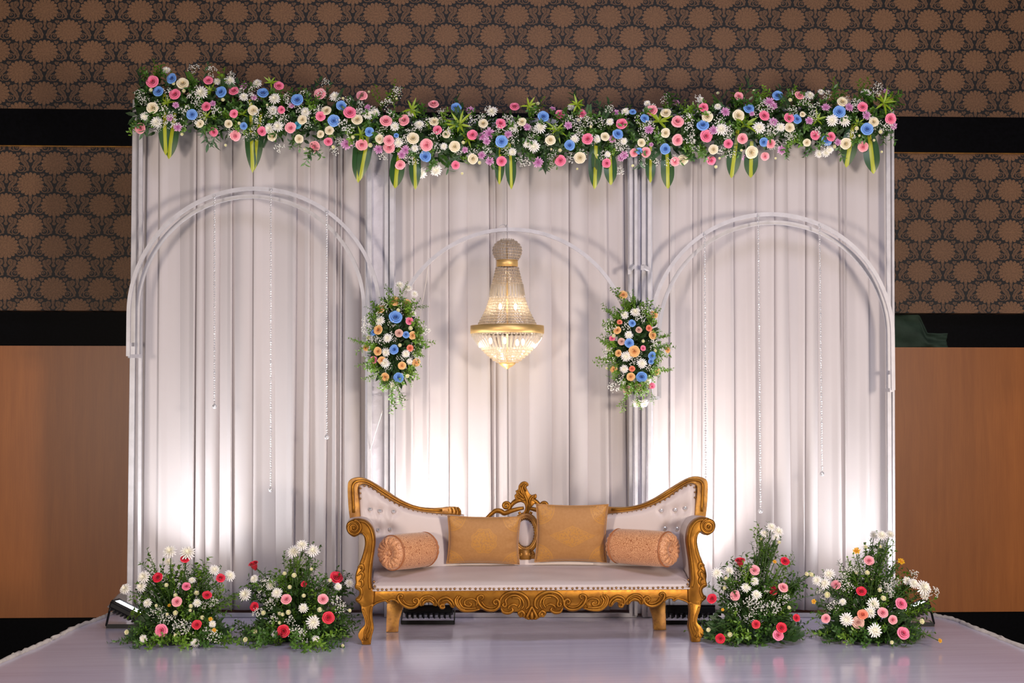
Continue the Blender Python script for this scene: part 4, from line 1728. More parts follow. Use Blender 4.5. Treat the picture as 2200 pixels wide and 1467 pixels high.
def cup_rose_mesh(name, mat, seed):
    """half-open rose seen from the side: tall cup"""
    rnd = random.Random(seed)
    m = MB()
    m.ball((0, 0, 0.45), 0.14, 6, 4, (1, 1, 2))
    for n, r0, r1, z1, cu, hf in ((3, 0.05, 0.28, 1.0, 0.03, 1.2), (4, 0.1, 0.48, 0.98, 0.08, 0.95), (5, 0.15, 0.68, 0.85, 0.18, 0.8)):
        ph = rnd.uniform(0, 6.28)
        for i in range(n):
            petal(m, ph + 2 * math.pi * i / n, hf, r0, r1, -0.55, z1, cu, rexp=0.33)
    return m.mesh(name, mat)


def strip_petal(mb, ang, L, w, z0, z1, droop, bend=0.0):
    ca, sa = math.cos(ang), math.sin(ang)
    pts = []
    for t_, ww in ((0.06, 0.35), (0.5, 1.0), (0.85, 0.8), (1.0, 0.25)):
        r = L * t_
        z = z0 + (z1 - z0) * math.sin(t_ * math.pi / 2) - droop * t_ * t_
        for s in (-1, 1):
            y = s * w * ww / 2
            pts.append(Vector((r * ca - y * sa, r * sa + y * ca, z + 0.04 * ww)))
    b = len(mb.v)
    mb.v += pts
    for i in range(3):
        mb.f.append((b + 2 * i, b + 2 * i + 2, b + 2 * i + 3, b + 2 * i + 1))


def mum_mesh(name, mat, seed, rings=((16, 1.0, 0.20, 0.0, 0.10, 0.10), (14, 0.82, 0.20, 0.02, 0.32, 0.06), (11, 0.6, 0.18, 0.05, 0.46, 0.02), (7, 0.36, 0.15, 0.1, 0.48, 0.0))):
    rnd = random.Random(seed)
    m = MB()
    for n, L, w, z0, z1, dr in rings:
        ph = rnd.uniform(0, 6)
        for i in range(n):
            strip_petal(m, ph + 2 * math.pi * i / n + rnd.uniform(-0.08, 0.08), L * rnd.uniform(0.85, 1.08), w, z0, z1 * rnd.uniform(0.8, 1.2), dr)
    m.ball((0, 0, 0.08), 0.16, 6, 4, (1, 1, 1.6))
    m.ball((0, 0, -0.1), 0.18, 6, 4)
    return m.mesh(name, mat)


def bud_mesh(name, mat):
    m = MB()
    for n, r1, z1, hf in ((4, 0.55, 0.95, 0.95), (5, 0.85, 0.55, 0.75)):
        for i in range(n):
            petal(m, 2 * math.pi * i / n + n, hf, 0.1, r1, -0.7, z1, 0.05, 3, 3)
    m.ball((0, 0, 0.1), 0.55, 8, 5, (1, 1, 1.3))
    return m.mesh(name, mat)


def add_leaf(mb, base, d, L, w, up, fold=0.18, droop=0.0):
    d = Vector(d).normalized()
    up = Vector(up)
    s = d.cross(up)
    if s.length < 1e-4:
        s = d.orthogonal()
    s.normalize()
    n = s.cross(d)
    P = lambda t_, x: Vector(base) + d * (L * t_) + s * (x * w / 2) + n * (fold * abs(x) * w / 2 - droop * L * t_ * t_)
    b = len(mb.v)
    mb.v += [P(0, 0), P(0.3, -0.85), P(0.3, 0), P(0.3, 0.85), P(0.65, -0.8), P(0.65, 0), P(0.65, 0.8), P(1, 0)]
    mb.f += [(b, b + 2, b + 1), (b, b + 3, b + 2), (b + 1, b + 2, b + 5, b + 4), (b + 2, b + 3, b + 6, b + 5), (b + 4, b + 5, b + 7), (b + 5, b + 6, b + 7)]


def sprig_mesh(name, mat, seed, nl=18, ll=0.16, lw=0.08, spread=1.0, forks=2):
    rnd = random.Random(seed)
    m = MB()

    def branch(base, d, L, n):
        d = Vector(d).normalized()
        bend = Vector((rnd.uniform(-0.25, 0.25), rnd.uniform(-0.25, 0.25), 0))
        pts = [base + d * (L * t_) + bend * (L * t_ * t_) for t_ in (0, 0.35, 0.7, 1.0)]
        m.tube(pts, lambda s: 0.012 * (1 - 0.6 * s), 3, caps=False)
        for i in range(n):
            t_ = 0.15 + 0.85 * (i + rnd.random() * 0.5) / n
            p = base + d * (L * t_) + bend * (L * t_ * t_)
            a = i * 2.4 + rnd.uniform(-0.4, 0.4)
            o = d.orthogonal().normalized()
            o = Quaternion(d, a) @ o
            ld = d * 0.55 + o * spread
            add_leaf(m, p, ld, ll * rnd.uniform(0.75, 1.2), lw * rnd.uniform(0.8, 1.15), d + o * -0.3, 0.25, rnd.uniform(0, 0.25))
    branch(Vector((0, 0, 0)), (0, 0, 1), 1.0, nl)
    for k in range(forks):
        a = rnd.uniform(0, 6.28)
        branch(Vector((0, 0, rnd.uniform(0.2, 0.5))), (0.55 * math.cos(a), 0.55 * math.sin(a), 0.8), rnd.uniform(0.4, 0.6), max(4, nl // 2))
    return m.mesh(name, mat)


def fern_mesh(name, mat, seed):
    rnd = random.Random(seed)
    m = MB()
    m.tube([(0, 0, 0), (0.02, 0, 0.5), (0.08, 0, 1)], 0.008, 3, caps=False)
    for i in range(22):
        t_ = 0.1 + 0.9 * i / 22
        for s in (-1, 1):
            L = 0.30 * (1 - 0.75 * abs(t_ - 0.35))
            add_leaf(m, (0.08 * t_ * t_, 0, t_), (0.05, s * 1.0, 0.75), L, 0.045, (1, 0, 0), 0.1, 0.1)
    return m.mesh(name, mat)


def strap_mesh(name, mat, seed, n=9, L=1.0, w=0.16):
    """rosette of strap leaves"""
    rnd = random.Random(seed)
    m = MB()
    for i in range(n):
        a = i * 2.4
        el = rnd.uniform(0.15, 1.1)
        d = Vector((math.cos(a) * math.cos(el), math.sin(a) * math.cos(el), math.sin(el)))
        add_leaf(m, (0, 0, 0), d, L * rnd.uniform(0.6, 1.0), w, (0, 0, 1), 0.35, 0.35)
    return m.mesh(name, mat)


def breath_mesh(name, seed, n=44):
    rnd = random.Random(seed)
    m = MB()
    tips = []
    for i in range(n):
        a, el = rnd.uniform(0, 6.28), rnd.uniform(-0.1, 1.45)
        r = rnd.uniform(0.55, 1.0)
        p = Vector((math.cos(a) * math.cos(el) * 0.75, math.sin(a) * math.cos(el) * 0.75, math.sin(el))) * r
        tips.append(p)
        m.ball(p, rnd.uniform(0.048, 0.078), 5, 3)
    me_n = len(m.f)
    for i, p in enumerate(tips):
        if i % 2 == 0:
            m.tube([(0, 0, -0.1), p * 0.5 + Vector((0, 0, 0.05)), p], 0.006, 3, caps=False)
    me = m.mesh(name, [MT['breath'], MT['stem']])
    for i, pl_ in enumerate(me.polygons):
        if i >= me_n:
            pl_.material_index = 1
    return me


def draca_mesh(name, seed):
    """long striped leaf hanging along -Z, length 1, facing -Y"""
    m = MB()

    def f(u, v):
        s = 2 * u - 1
        w = 0.165 * min(1.0, 0.5 + v * 1.3) * (1 - (max(0.0, v - 0.58) / 0.42) ** 2.3)
        w = max(w, 0.004)
        return (s * w, -0.05 * math.sin(v * 2.2) + 0.06 * abs(s) * w * 2 + 0.012 * math.sin(seed + v * 6), -v)

    m.grid(8, 18, f)
    return m.mesh(name, MT['dracaena'])


ROSES = {}
for c in ('pink', 'soft', 'red', 'blue', 'teal', 'cream', 'peach', 'coral', 'blush'):
    ROSES[c] = [rose_mesh('rose', MT[c], 11, 1.0), rose_mesh('rose', MT[c], 23, 0.9), cup_rose_mesh('rose', MT[c], 5)]
MUM = [mum_mesh('chrysanthemum', MT['white'], 2), mum_mesh('chrysanthemum', MT['white'], 9)]
DAISY = {c: mum_mesh('daisy', MT[c], 4, ((13, 1.0, 0.30, 0.0, 0.22, 0.1), (9, 0.62, 0.26, 0.05, 0.36, 0.0))) for c in ('lilac', 'yellow')}
BUD = bud_mesh('bud', MT['bud'])
YBUD = bud_mesh('bud', MT['yellow'])
SPRIG_A = [sprig_mesh('leafy_sprig', MT['leaf_a'], s, 16, 0.20, 0.10) for s in (1, 2, 3)]
SPRIG_B = [sprig_mesh('leafy_sprig', MT['leaf_b'], s, 20, 0.15, 0.085) for s in (4, 5, 6)]
SPRIG_S = [sprig_mesh('leafy_sprig', MT['leaf_a'], s, 16, 0.115, 0.062, 0.9, 3) for s in (14, 15)] + [sprig_mesh('leafy_sprig', MT['leaf_b'], s, 16, 0.115, 0.062, 0.9, 3) for s in (16, 17)]
SPRIG_D = [sprig_mesh('leafy_sprig', MT['leaf_d'], s, 14, 0.34, 0.11, 0.6, 0) for s in (7, 8)]
FERN = [fern_mesh('fern_frond', MT['leaf_a'], 3), fern_mesh('fern_frond', MT['leaf_d'], 4)]
STRAP = [strap_mesh('lime_rosette', MT['leaf_c'], 1), strap_mesh('lime_rosette', MT['leaf_c'], 5, 7, 1.0, 0.2)]
BREATH = [breath_mesh('gypsophila', s) for s in (1, 2, 3, 4)]
DRAC = [draca_mesh('dracaena_leaf', s) for s in (0, 2)]


def facing(rnd, lx=0.0, lz=0.0, jit=0.28):
    return Vector((lx + rnd.uniform(-jit, jit), -1.0, lz + rnd.uniform(-jit * 0.6, jit)))


def put_flower(root, typ, p, r, direction, rnd):
    spin = rnd.uniform(0, 6.28)
    if typ == 'W':
        return link('chrysanthemum', rnd.choice(MUM), root, place(p, direction, r, spin))
    if typ == 'L':
        return link('lilac_daisy', DAISY['lilac'], root, place(p, direction, r, spin))
    if typ == 'Y':
        return link('yellow_daisy', DAISY['yellow'], root, place(p, direction, r, spin))
    if typ == 'S':
        return link('cream_bud', BUD, root, place(p, direction, r, spin))
    col = {'P': 'pink', 'F': 'soft', 'R': 'red', 'B': 'blue', 'T': 'teal', 'C': 'cream', 'O': 'peach', 'K': 'coral', 'H': 'blush'}[typ]
    return link(col + '_rose', ROSES[col][rnd.choice((0, 0, 1))], root, place(p, direction, r, spin))


def put_side_rose(root, col, p, r, direction, rnd):
    return link(col + '_rose', ROSES[col][2], root, place(p, direction, r, rnd.uniform(0, 6.28)))


# ---------------------------------------------------------------- garland along the top of the backdrop
def conv(lst, x0, y0, s):
    return [(x0 + a / s, y0 + b_ / s, r / s) for a, b_, r in lst]


c1, c2, c3, c4 = (260, 100, 4.89), (660, 120, 4.733), (1070, 160, 5.116), (1490, 140, 4.681)
GF = {
    'P': conv([(333, 372, 65), (568, 505, 58), (917, 360, 48), (1187, 470, 52), (897, 632, 48), (1187, 707, 46), (1658, 415, 50), (1688, 665, 42), (975, 895, 50), (1480, 890, 50)], *c1)
    + conv([(135, 615, 48), (432, 580, 62), (1325, 755, 45), (1680, 805, 52), (215, 870, 45), (1510, 1110, 42), (1975, 1070, 50), (1965, 690, 56)], *c2)
    + conv([(182, 358, 52), (680, 440, 50), (920, 435, 50), (1360, 545, 60), (1195, 975, 52), (685, 945, 60), (985, 710, 60)], *c3)
    + conv([(100, 425, 50), (710, 510, 52), (958, 532, 50), (1700, 422, 50), (1980, 540, 55), (350, 790, 45), (1220, 705, 48), (1380, 720, 45), (178, 955, 48), (125, 712, 62)], *c4),
    'F': conv([(205, 860, 55), (1198, 935, 58), (1782, 855, 60)], *c1)
    + conv([(130, 390, 58), (555, 410, 58), (800, 665, 60), (990, 658, 60), (1285, 495, 55), (555, 900, 62), (75, 920, 58), (830, 860, 52), (835, 930, 58), (1215, 905, 62), (945, 1105, 52)], *c2)
    + conv([(1690, 400, 62), (1970, 520, 72), (1972, 720, 65), (1495, 860, 45), (1622, 855, 55), (1945, 955, 50)], *c3)
    + conv([(455, 315, 45), (1065, 310, 52), (490, 738, 52), (775, 790, 45), (718, 915, 42), (1705, 820, 50)], *c4),
    'B': conv([(537, 340, 58), (393, 475, 55), (1050, 480, 62), (1490, 492, 58), (1852, 562, 62), (745, 715, 55), (1288, 835, 38)], *c1)
    + conv([(345, 508, 50), (270, 660, 60), (630, 770, 48), (1515, 530, 52), (1200, 1022, 60), (1975, 870, 60), (905, 810, 25)], *c2)
    + conv([(497, 465, 60), (1480, 415, 38), (1610, 485, 48), (1315, 655, 60), (785, 780, 60), (1840, 820, 60), (1550, 840, 35)], *c3)
    + conv([(845, 308, 50), (555, 437, 52), (95, 605, 62), (1040, 545, 50), (1465, 470, 60), (1745, 645, 60), (705, 772, 45), (1340, 755, 52)], *c4),
    'T': conv([(1855, 825, 40)], *c1),
    'C': conv([(648, 393, 62), (330, 645, 58), (1387, 672, 52), (1130, 812, 42), (830, 810, 45), (1905, 770, 48), (1590, 945, 52), (1870, 970, 45)], *c1)
    + conv([(195, 560, 50), (508, 650, 55), (1290, 670, 48), (1790, 690, 48), (1075, 840, 60), (1500, 922, 55), (1685, 1045, 55), (735, 845, 48), (225, 760, 45), (135, 795, 40), (1415, 800, 40)], *c2)
    + conv([(262, 525, 52), (575, 720, 58), (1175, 685, 48), (1845, 430, 60), (1840, 645, 55), (900, 915, 62), (2030, 935, 58), (1575, 750, 45)], *c3)
    + conv([(140, 520, 55), (450, 508, 58), (965, 628, 48), (1495, 372, 52), (1812, 572, 48), (200, 848, 48), (582, 875, 62), (1530, 790, 60), (1140, 778, 38), (1095, 495, 32)], *c4),
    'W': conv([(845, 490, 75), (1140, 365, 60), (1010, 370, 42), (475, 250, 45), (1615, 550, 62), (1430, 390, 52), (370, 795, 58), (250, 735, 48), (1600, 670, 52), (1940, 690, 50), (1560, 860, 55), (1650, 840, 58), (1290, 530, 48)], *c1)
    + conv([(285, 415, 55), (620, 600, 50), (690, 580, 48), (890, 720, 48), (1140, 700, 48), (1880, 570, 58), (925, 880, 52), (1155, 1185, 64), (1310, 1160, 62), (1095, 940, 38), (1390, 920, 38), (1050, 580, 44)], *c2)
    + conv([(465, 580, 66), (165, 580, 50), (395, 790, 66), (325, 760, 52), (840, 710, 48), (800, 360, 42), (1400, 410, 48), (160, 850, 44), (1230, 520, 42), (1090, 710, 42), (1380, 735, 42), (1205, 875, 36), (1640, 320, 38)], *c3)
    + conv([(280, 645, 66), (660, 630, 62), (875, 625, 46), (1395, 555, 60), (1520, 560, 60), (1165, 305, 50), (1730, 285, 52), (245, 415, 38), (1330, 880, 46), (1260, 890, 42), (1370, 850, 38), (1280, 270, 34), (70, 350, 38)], *c4),
    'L': conv([(575, 615, 34), (595, 845, 46), (515, 750, 36), (1295, 420, 40), (965, 600, 32), (1395, 535, 32), (1790, 620, 32)], *c1)
    + conv([(400, 895, 56), (725, 950, 46), (1000, 955, 46), (960, 1005, 42), (1660, 555, 42), (1850, 790, 56), (1780, 820, 42), (1825, 870, 38), (1605, 955, 32), (1775, 1010, 40), (1855, 1070, 42), (615, 525, 32)], *c2)
    + conv([(320, 580, 42), (110, 660, 44), (770, 560, 44), (1255, 710, 42), (1300, 420, 34), (1385, 885, 46), (1350, 920, 36), (440, 965, 56), (600, 380, 32), (1955, 310, 38), (1685, 770, 24), (1660, 610, 50)], *c3)
    + conv([(320, 470, 46), (200, 655, 44), (805, 572, 42), (1330, 425, 42), (1565, 425, 44), (1740, 505, 44), (760, 375, 52), (800, 410, 42), (885, 850, 46), (530, 935, 40), (1165, 560, 40), (2010, 610, 36), (1940, 268, 34), (1450, 775, 34), (585, 485, 30)], *c4),
    'S': conv([(315, 460, 22), (555, 395, 20), (660, 470, 22), (1072, 565, 22), (1243, 805, 18), (640, 920, 18), (1100, 1035, 16), (1460, 1025, 14), (1930, 1075, 14), (1535, 615, 14)], *c1)
    + conv([(365, 435, 16), (628, 370, 15), (910, 440, 15), (465, 825, 20), (645, 905, 25), (270, 925, 22), (1755, 1085, 20), (1575, 1195, 15), (1585, 880, 18)], *c2)
    + conv([(440, 325, 22), (885, 505, 20), (680, 835, 22), (585, 820, 12), (1095, 885, 12), (870, 1035, 14), (1480, 1000, 18), (1020, 575, 18)], *c3)
    + conv([(245, 285, 18), (605, 260, 16), (970, 355, 22), (1870, 310, 18), (1640, 635, 22), (1880, 672, 22), (1665, 710, 14), (480, 855, 14), (260, 935, 14), (225, 1020, 18), (825, 935, 13), (1890, 870, 14), (1815, 755, 14), (1415, 820, 20)], *c4),
}
ENV = [(285, 190, 275), (330, 150, 290), (480, 185, 300), (660, 195, 310), (780, 215, 320), (860, 240, 350), (1000, 245, 360), (1100, 245, 360), (1250, 240, 350), (1350, 235, 340), (1500, 215, 335), (1650, 208, 325), (1800, 200, 322), (1915, 215, 295)]


def env(px):
    for (a, t0, b0), (b_, t1, b1) in zip(ENV, ENV[1:]):
        if a <= px <= b_:
            f = (px - a) / (b_ - a)
            return t0 + (t1 - t0) * f, b0 + (b1 - b0) * f
    return ENV[0][1:] if px < ENV[0][0] else ENV[-1][1:]


GY = 9.50
garl = thing('flower_garland', 'long garland of pink, blue and cream roses across the top of the backdrop', 'garland', at(1100, 300, GY))
rnd = random.Random(31)
# packed greenery the flowers are pushed into
m = MB()
for i in range(4200):
    px = rnd.uniform(292, 1912)
    t0, b0 = env(px)
    py = rnd.triangular(t0 + 4, b0 - 4, (t0 + b0) / 2)
    fr = abs(py - (t0 + b0) / 2) / ((b0 - t0) / 2)
    Y = GY + rnd.uniform(-0.06, 0.06) + 0.07 * fr * fr
    d = Vector((rnd.uniform(-1, 1), rnd.uniform(-1, 0.2), rnd.uniform(-0.8, 0.8)))
    add_leaf(m, at(px, py, Y), d, rnd.uniform(0.035, 0.075), rnd.uniform(0.014, 0.028), (rnd.uniform(-1, 1), -1, rnd.uniform(-1, 1)), 0.2, 0.2)
tag(m.build('packed_greenery', MT['core'], garl), kind='stuff')
m = MB()
axis_pts = []
for i in range(33):
    px = 296 + (1908 - 296) * i / 32
    t0, b0 = env(px)
    axis_pts.append(at(px, (t0 + b0) / 2, GY + 0.07))
m.tube(axis_pts, 0.075, 10)
m.build('garland_core', MT['core'], garl)
# sprigs
for i in range(230):
    px = 290 + (1915 - 290) * (i + rnd.random()) / 230
    t0, b0 = env(px)
    py = rnd.uniform(t0 + 15, b0 - 20)
    v = (py - (t0 + b0) / 2) / ((b0 - t0) / 2)
    d = Vector((rnd.uniform(-0.8, 0.8), -0.9, -v * 0.9 + rnd.uniform(-0.4, 0.4)))
    me = rnd.choice(SPRIG_A + SPRIG_A + SPRIG_B)
    link('leafy_sprig', me, garl, place(at(px, py, GY - 0.02), d, rnd.uniform(0.09, 0.16), rnd.uniform(0, 6)))
for (x, y) in ((330, 148), (434, 150), (375, 175), (540, 192), (660, 178), (820, 208), (850, 205), (905, 240), (1140, 222), (1245, 220), (1290, 228), (1310, 225), (1420, 232), (1575, 205), (1592, 190), (1660, 200), (1795, 190), (1835, 190), (1855, 185), (1900, 200), (300, 180), (1865, 205), (480, 170), (700, 190), (1010, 230), (1700, 205)):
    d = Vector((rnd.uniform(-0.5, 0.5), -0.15, 1.0))
    link('leafy_sprig', rnd.choice(SPRIG_D + SPRIG_B), garl, place(at(x, y + 42, GY), d, rnd.uniform(0.15, 0.21), rnd.uniform(0, 6)))
for (x, y) in ((440, 285), (463, 300), (676, 330), (690, 325), (960, 345), (1170, 345), (1188, 350), (1700, 320), (1735, 320), (1895, 290), (545, 290), (1800, 315), (1375, 330), (640, 305), (1485, 330), (305, 262), (325, 255), (1500, 325), (1560, 310)):
    d = Vector((rnd.uniform(-0.3, 0.3), -0.35, -1.0))
    link('leafy_sprig', rnd.choice(SPRIG_D + SPRIG_A), garl, place(at(x, y - 32, GY - 0.04), d, rnd.uniform(0.14, 0.19), rnd.uniform(0, 6)))
for i in range(46):
    px = rnd.uniform(285, 1915)
    t0, b0 = env(px)
    v = rnd.choice((-1, 1, 1, -1, 0))
    py = (t0 + b0) / 2 + v * (b0 - t0) * 0.30
    d = Vector((rnd.uniform(-1, 1), -0.7, -v * rnd.uniform(0.3, 1.0)))
    link('fern_frond', rnd.choice(FERN), garl, place(at(px, py, GY - 0.03), d, rnd.uniform(0.10, 0.17), rnd.uniform(0, 6)))
for (x, y, s) in ((360, 222, 0.05), (453, 196, 0.05), (582, 178, 0.05), (444, 252, 0.05), (520, 247, 0.05), (988, 268, 0.10), (884, 236, 0.07), (1195, 280, 0.08), (1415, 262, 0.09), (1600, 270, 0.09), (1753, 258, 0.07), (1898, 222, 0.09), (1136, 228, 0.06), (1240, 225, 0.06), (1842, 266, 0.05), (1005, 300, 0.06), (775, 290, 0.06)):
    link('lime_rosette', rnd.choice(STRAP), garl, place(at(x, y, GY - 0.11), facing(rnd, 0, 0.25), s * 1.15, rnd.uniform(0, 6)))
# flowers where the photo has them
for typ, lst in GF.items():
    for (px, py, r) in lst:
        t0, b0 = env(px)
        v = max(-1.3, min(1.3, (py - (t0 + b0) / 2) / ((b0 - t0) / 2)))
        Y = GY - 0.155 + 0.075 * v * v + rnd.uniform(-0.015, 0.015)
        if typ in 'WL':
            Y += 0.012
        R_ = r * Y / FPX * (1.12 if typ in 'WL' else 1.08)
        put_flower(garl, typ, at(px, py, Y), R_, facing(rnd, 0.0, -0.35 * v + 0.0, 0.24), rnd)
# gypsophila clouds
for (x, y, s) in [(416, 150, .05), (455, 155, .05), (500, 165, .04), (415, 210, .055), (400, 240, .06), (385, 265, .06), (430, 262, .06), (370, 250, .05), (520, 200, .045), (545, 195, .045), (555, 250, .06), (590, 245, .06), (610, 258, .055), (600, 318, .05),
                  (545, 285, .05), (465, 240, .05), (700, 180, .04), (690, 205, .05), (745, 222, .05), (735, 268, .06), (750, 282, .06), (775, 245, .055), (800, 240, .05), (830, 225, .055), (850, 205, .05), (855, 195, .04), (838, 250, .05), (720, 325, .045),
                  (825, 335, .05), (840, 320, .045), (890, 345, .05), (920, 265, .05), (950, 245, .045), (935, 292, .05), (960, 285, .05), (1030, 255, .05), (1050, 240, .05), (1075, 280, .05), (1095, 265, .06), (1110, 275, .055), (1105, 300, .05), (1145, 285, .05),
                  (1120, 345, .05), (1150, 245, .05), (1130, 350, .045), (1225, 262, .06), (1240, 265, .055), (1265, 260, .06), (1245, 285, .05), (1290, 265, .05), (1310, 240, .05), (1275, 300, .05), (1330, 310, .055), (1340, 320, .05), (1230, 340, .05), (1330, 365, .045),
                  (1385, 350, .05), (1405, 345, .055), (1430, 350, .055), (1445, 340, .05), (1395, 270, .055), (1400, 235, .05), (1430, 215, .05), (1475, 258, .06), (1478, 275, .055), (1480, 300, .06), (1490, 320, .05), (1500, 215, .045), (1545, 265, .06), (1560, 280, .06), (1565, 290, .05),
                  (1545, 320, .05), (1570, 330, .05), (1635, 225, .055), (1630, 240, .05), (1655, 280, .06), (1665, 275, .055), (1690, 295, .05), (1660, 310, .05), (1700, 205, .045), (1700, 240, .05), (1750, 232, .05), (1775, 205, .045), (1755, 285, .05), (1770, 310, .05), (1745, 250, .05),
                  (1835, 222, .04), (1885, 190, .05), (1880, 205, .045), (1895, 270, .05), (1910, 270, .05), (1830, 290, .05), (1870, 258, .045), (1650, 235, .05), (360, 200, .05), (340, 265, .05), (620, 210, .045), (655, 205, .045), (1015, 330, .05), (870, 300, .05), (985, 325, .04), (905, 320, .05)]:
    t0, b0 = env(x)
    v = max(-1.2, min(1.2, (y - (t0 + b0) / 2) / ((b0 - t0) / 2)))
    Y = GY - 0.125 + 0.075 * v * v
    link('gypsophila', rnd.choice(BREATH), garl, place(at(x, y, Y), facing(rnd, 0, -0.3 * v), s * 1.05, rnd.uniform(0, 6)))
for i in range(70):
    x = rnd.uniform(300, 1900)
    t0, b0 = env(x)
    y = rnd.uniform(t0 + 12, b0 - 6)
    v = (y - (t0 + b0) / 2) / ((b0 - t0) / 2)
    link('gypsophila', rnd.choice(BREATH), garl, place(at(x, y, GY - 0.105 + 0.075 * v * v), facing(rnd, 0, -0.3 * v), rnd.uniform(0.04, 0.06), rnd.uniform(0, 6)))
# long striped dracaena leaves
for (x0, y0, x1, y1, w) in [(353, 233, 355, 333, 26), (377, 270, 362, 341, 28), (538, 245, 541, 371, 26), (562, 265, 546, 366, 27), (776, 310, 769, 392, 28), (797, 289, 772, 388, 26), (860, 345, 849, 404, 30), (890, 333, 892, 407, 23), (1074, 335, 1072, 396, 19),
                            (1094, 330, 1098, 406, 22), (1281, 320, 1277, 406, 27), (1310, 350, 1312, 397, 26), (1398, 345, 1398, 392, 20), (1432, 350, 1435, 405, 27), (1585, 310, 1572, 382, 28), (1615, 335, 1614, 381, 27), (1834, 290, 1819, 359, 30), (1866, 310, 1878, 373, 31)]:
    Y = GY - 0.05
    a = at(x0, y0 - 32, Y)
    c = at(x1, y1, Y - 0.02)
    d = c - a
    L = d.length
    ww = w * 1.12 * Y / FPX / 0.33
    ang = math.atan2(d.x, -d.z)
    M = Matrix.Translation(a) @ Matrix.Rotation(-ang, 4, 'Y') @ Matrix.Rotation(rnd.uniform(-0.25, 0.25), 4, 'Z') @ Matrix.Diagonal((ww, L, L, 1))
    link('dracaena_leaf', rnd.choice(DRAC), garl, M)


# ---------------------------------------------------------------- sprays tied to the posts
def spray(label, centre, fl, x0, y0, s, breath, sprigs, seed):
    rnd = random.Random(seed)
    cx, cy = centre
    Y = AF - 0.035
    root = thing('flower_spray', label, 'flower spray', at(cx, cy, Y), 0, 'flower sprays between the arches')
    C = at(cx, cy, Y + 0.02)
    m = MB()
    for i in range(620):
        a = rnd.uniform(0, 6.28)
        q = rnd.random() ** 0.6
        px, py = cx + 46 * q * math.cos(a), cy + 92 * q * math.sin(a)
        d = Vector((math.cos(a) * q, rnd.uniform(-1, 0), -math.sin(a) * q))
        add_leaf(m, at(px, py, Y - 0.05 * (1 - q * q) + rnd.uniform(-0.02, 0.02)), d, rnd.uniform(0.03, 0.055), rnd.uniform(0.014, 0.024), (rnd.uniform(-1, 1), -1, rnd.uniform(-1, 1)), 0.2, 0.2)
    tag(m.build('packed_greenery', MT['core'], root), kind='stuff')
    MB().ball(C, 1, 14, 10, (0.10, 0.05, 0.20)).build('foam_block', MT['core'], root)
    for i in range(64):
        a = rnd.uniform(0, 6.28)
        p = at(cx + 30 * math.cos(a), cy + 70 * math.sin(a), Y - 0.02)
        d = Vector((math.cos(a), -0.8, -math.sin(a) * 0.9))
        link('leafy_sprig', rnd.choice(SPRIG_B + SPRIG_B + SPRIG_S[2:]), root, place(p, d, rnd.uniform(0.09, 0.15), rnd.uniform(0, 6)))
    for (x, y, dx, dz, L) in sprigs:
        link('leafy_sprig', rnd.choice(SPRIG_B), root, place(at(x0 + x / s, y0 + y / s, Y - 0.02), (dx, -0.25, dz), L, rnd.uniform(0, 6)))
    for typ, lst in fl.items():
        for (x, y, r) in lst:
            px, py = x0 + x / s, y0 + y / s
            e2 = ((px - cx) / 62) ** 2 + ((py - cy) / 115) ** 2
            Yf = Y - 0.115 + 0.085 * min(1.3, e2)
            d = facing(rnd, (px - cx) / 110, (cy - py) / 200, 0.22)
            put_flower(root, typ, at(px, py, Yf), r / s * Yf / FPX * (1.12 if typ == 'W' else 1.05), d, rnd)
    for (x, y, q) in breath:
        px, py = x0 + x / s, y0 + y / s
        link('gypsophila', rnd.choice(BREATH), root, place(at(px, py, Y - 0.07), facing(rnd, (px - cx) / 90, (cy - py) / 160), q, rnd.uniform(0, 6)))
    return root


sprayL = {'O': [(500, 310, 50), (615, 332, 45), (357, 385, 48), (335, 590, 48), (670, 645, 42), (215, 765, 38), (330, 800, 42), (370, 890, 40), (705, 910, 42), (567, 940, 40), (400, 1052, 42)],
          'B': [(503, 468, 65), (290, 615, 40), (605, 637, 38), (492, 785, 50), (535, 1058, 50)], 'P': [(640, 505, 42), (290, 885, 40)], 'K': [(645, 770, 34)], 'H': [(538, 622, 40)],
          'W': [(545, 150, 45), (630, 180, 40), (690, 235, 35), (350, 500, 50), (425, 670, 45), (410, 810, 45), (670, 430, 38), (605, 825, 40), (480, 1135, 50), (405, 1150, 40), (400, 915, 50), (640, 900, 30)],
          'S': [(545, 740, 20), (240, 670, 24), (650, 575, 24), (620, 1040, 22), (315, 975, 22), (530, 400, 22)]}
spray('hanging flower spray between left and middle arches, topped by cream chrysanthemums', (848, 738), sprayL, 740, 580, 4.586,
      [(390, 370, .05), (360, 470, .05), (230, 520, .05), (230, 580, .05), (790, 600, .05), (480, 520, .05), (360, 690, .05), (300, 690, .04), (420, 930, .05), (690, 850, .04), (480, 660, .05), (560, 360, .04), (560, 860, .04)],
      [(470, 1130, 0.0, -1, 0.17), (520, 1130, 0.35, -1, 0.15), (300, 740, -1, 0.05, 0.16), (660, 690, 1, -0.1, 0.16), (650, 380, 0.9, 0.3, 0.11), (290, 880, -0.8, -0.5, 0.12), (350, 1010, -0.8, -0.4, 0.12), (560, 270, 0.2, 1, 0.10), (590, 1000, 0.6, -0.9, 0.10), (500, 270, -0.6, 0.8, 0.10)], 5)
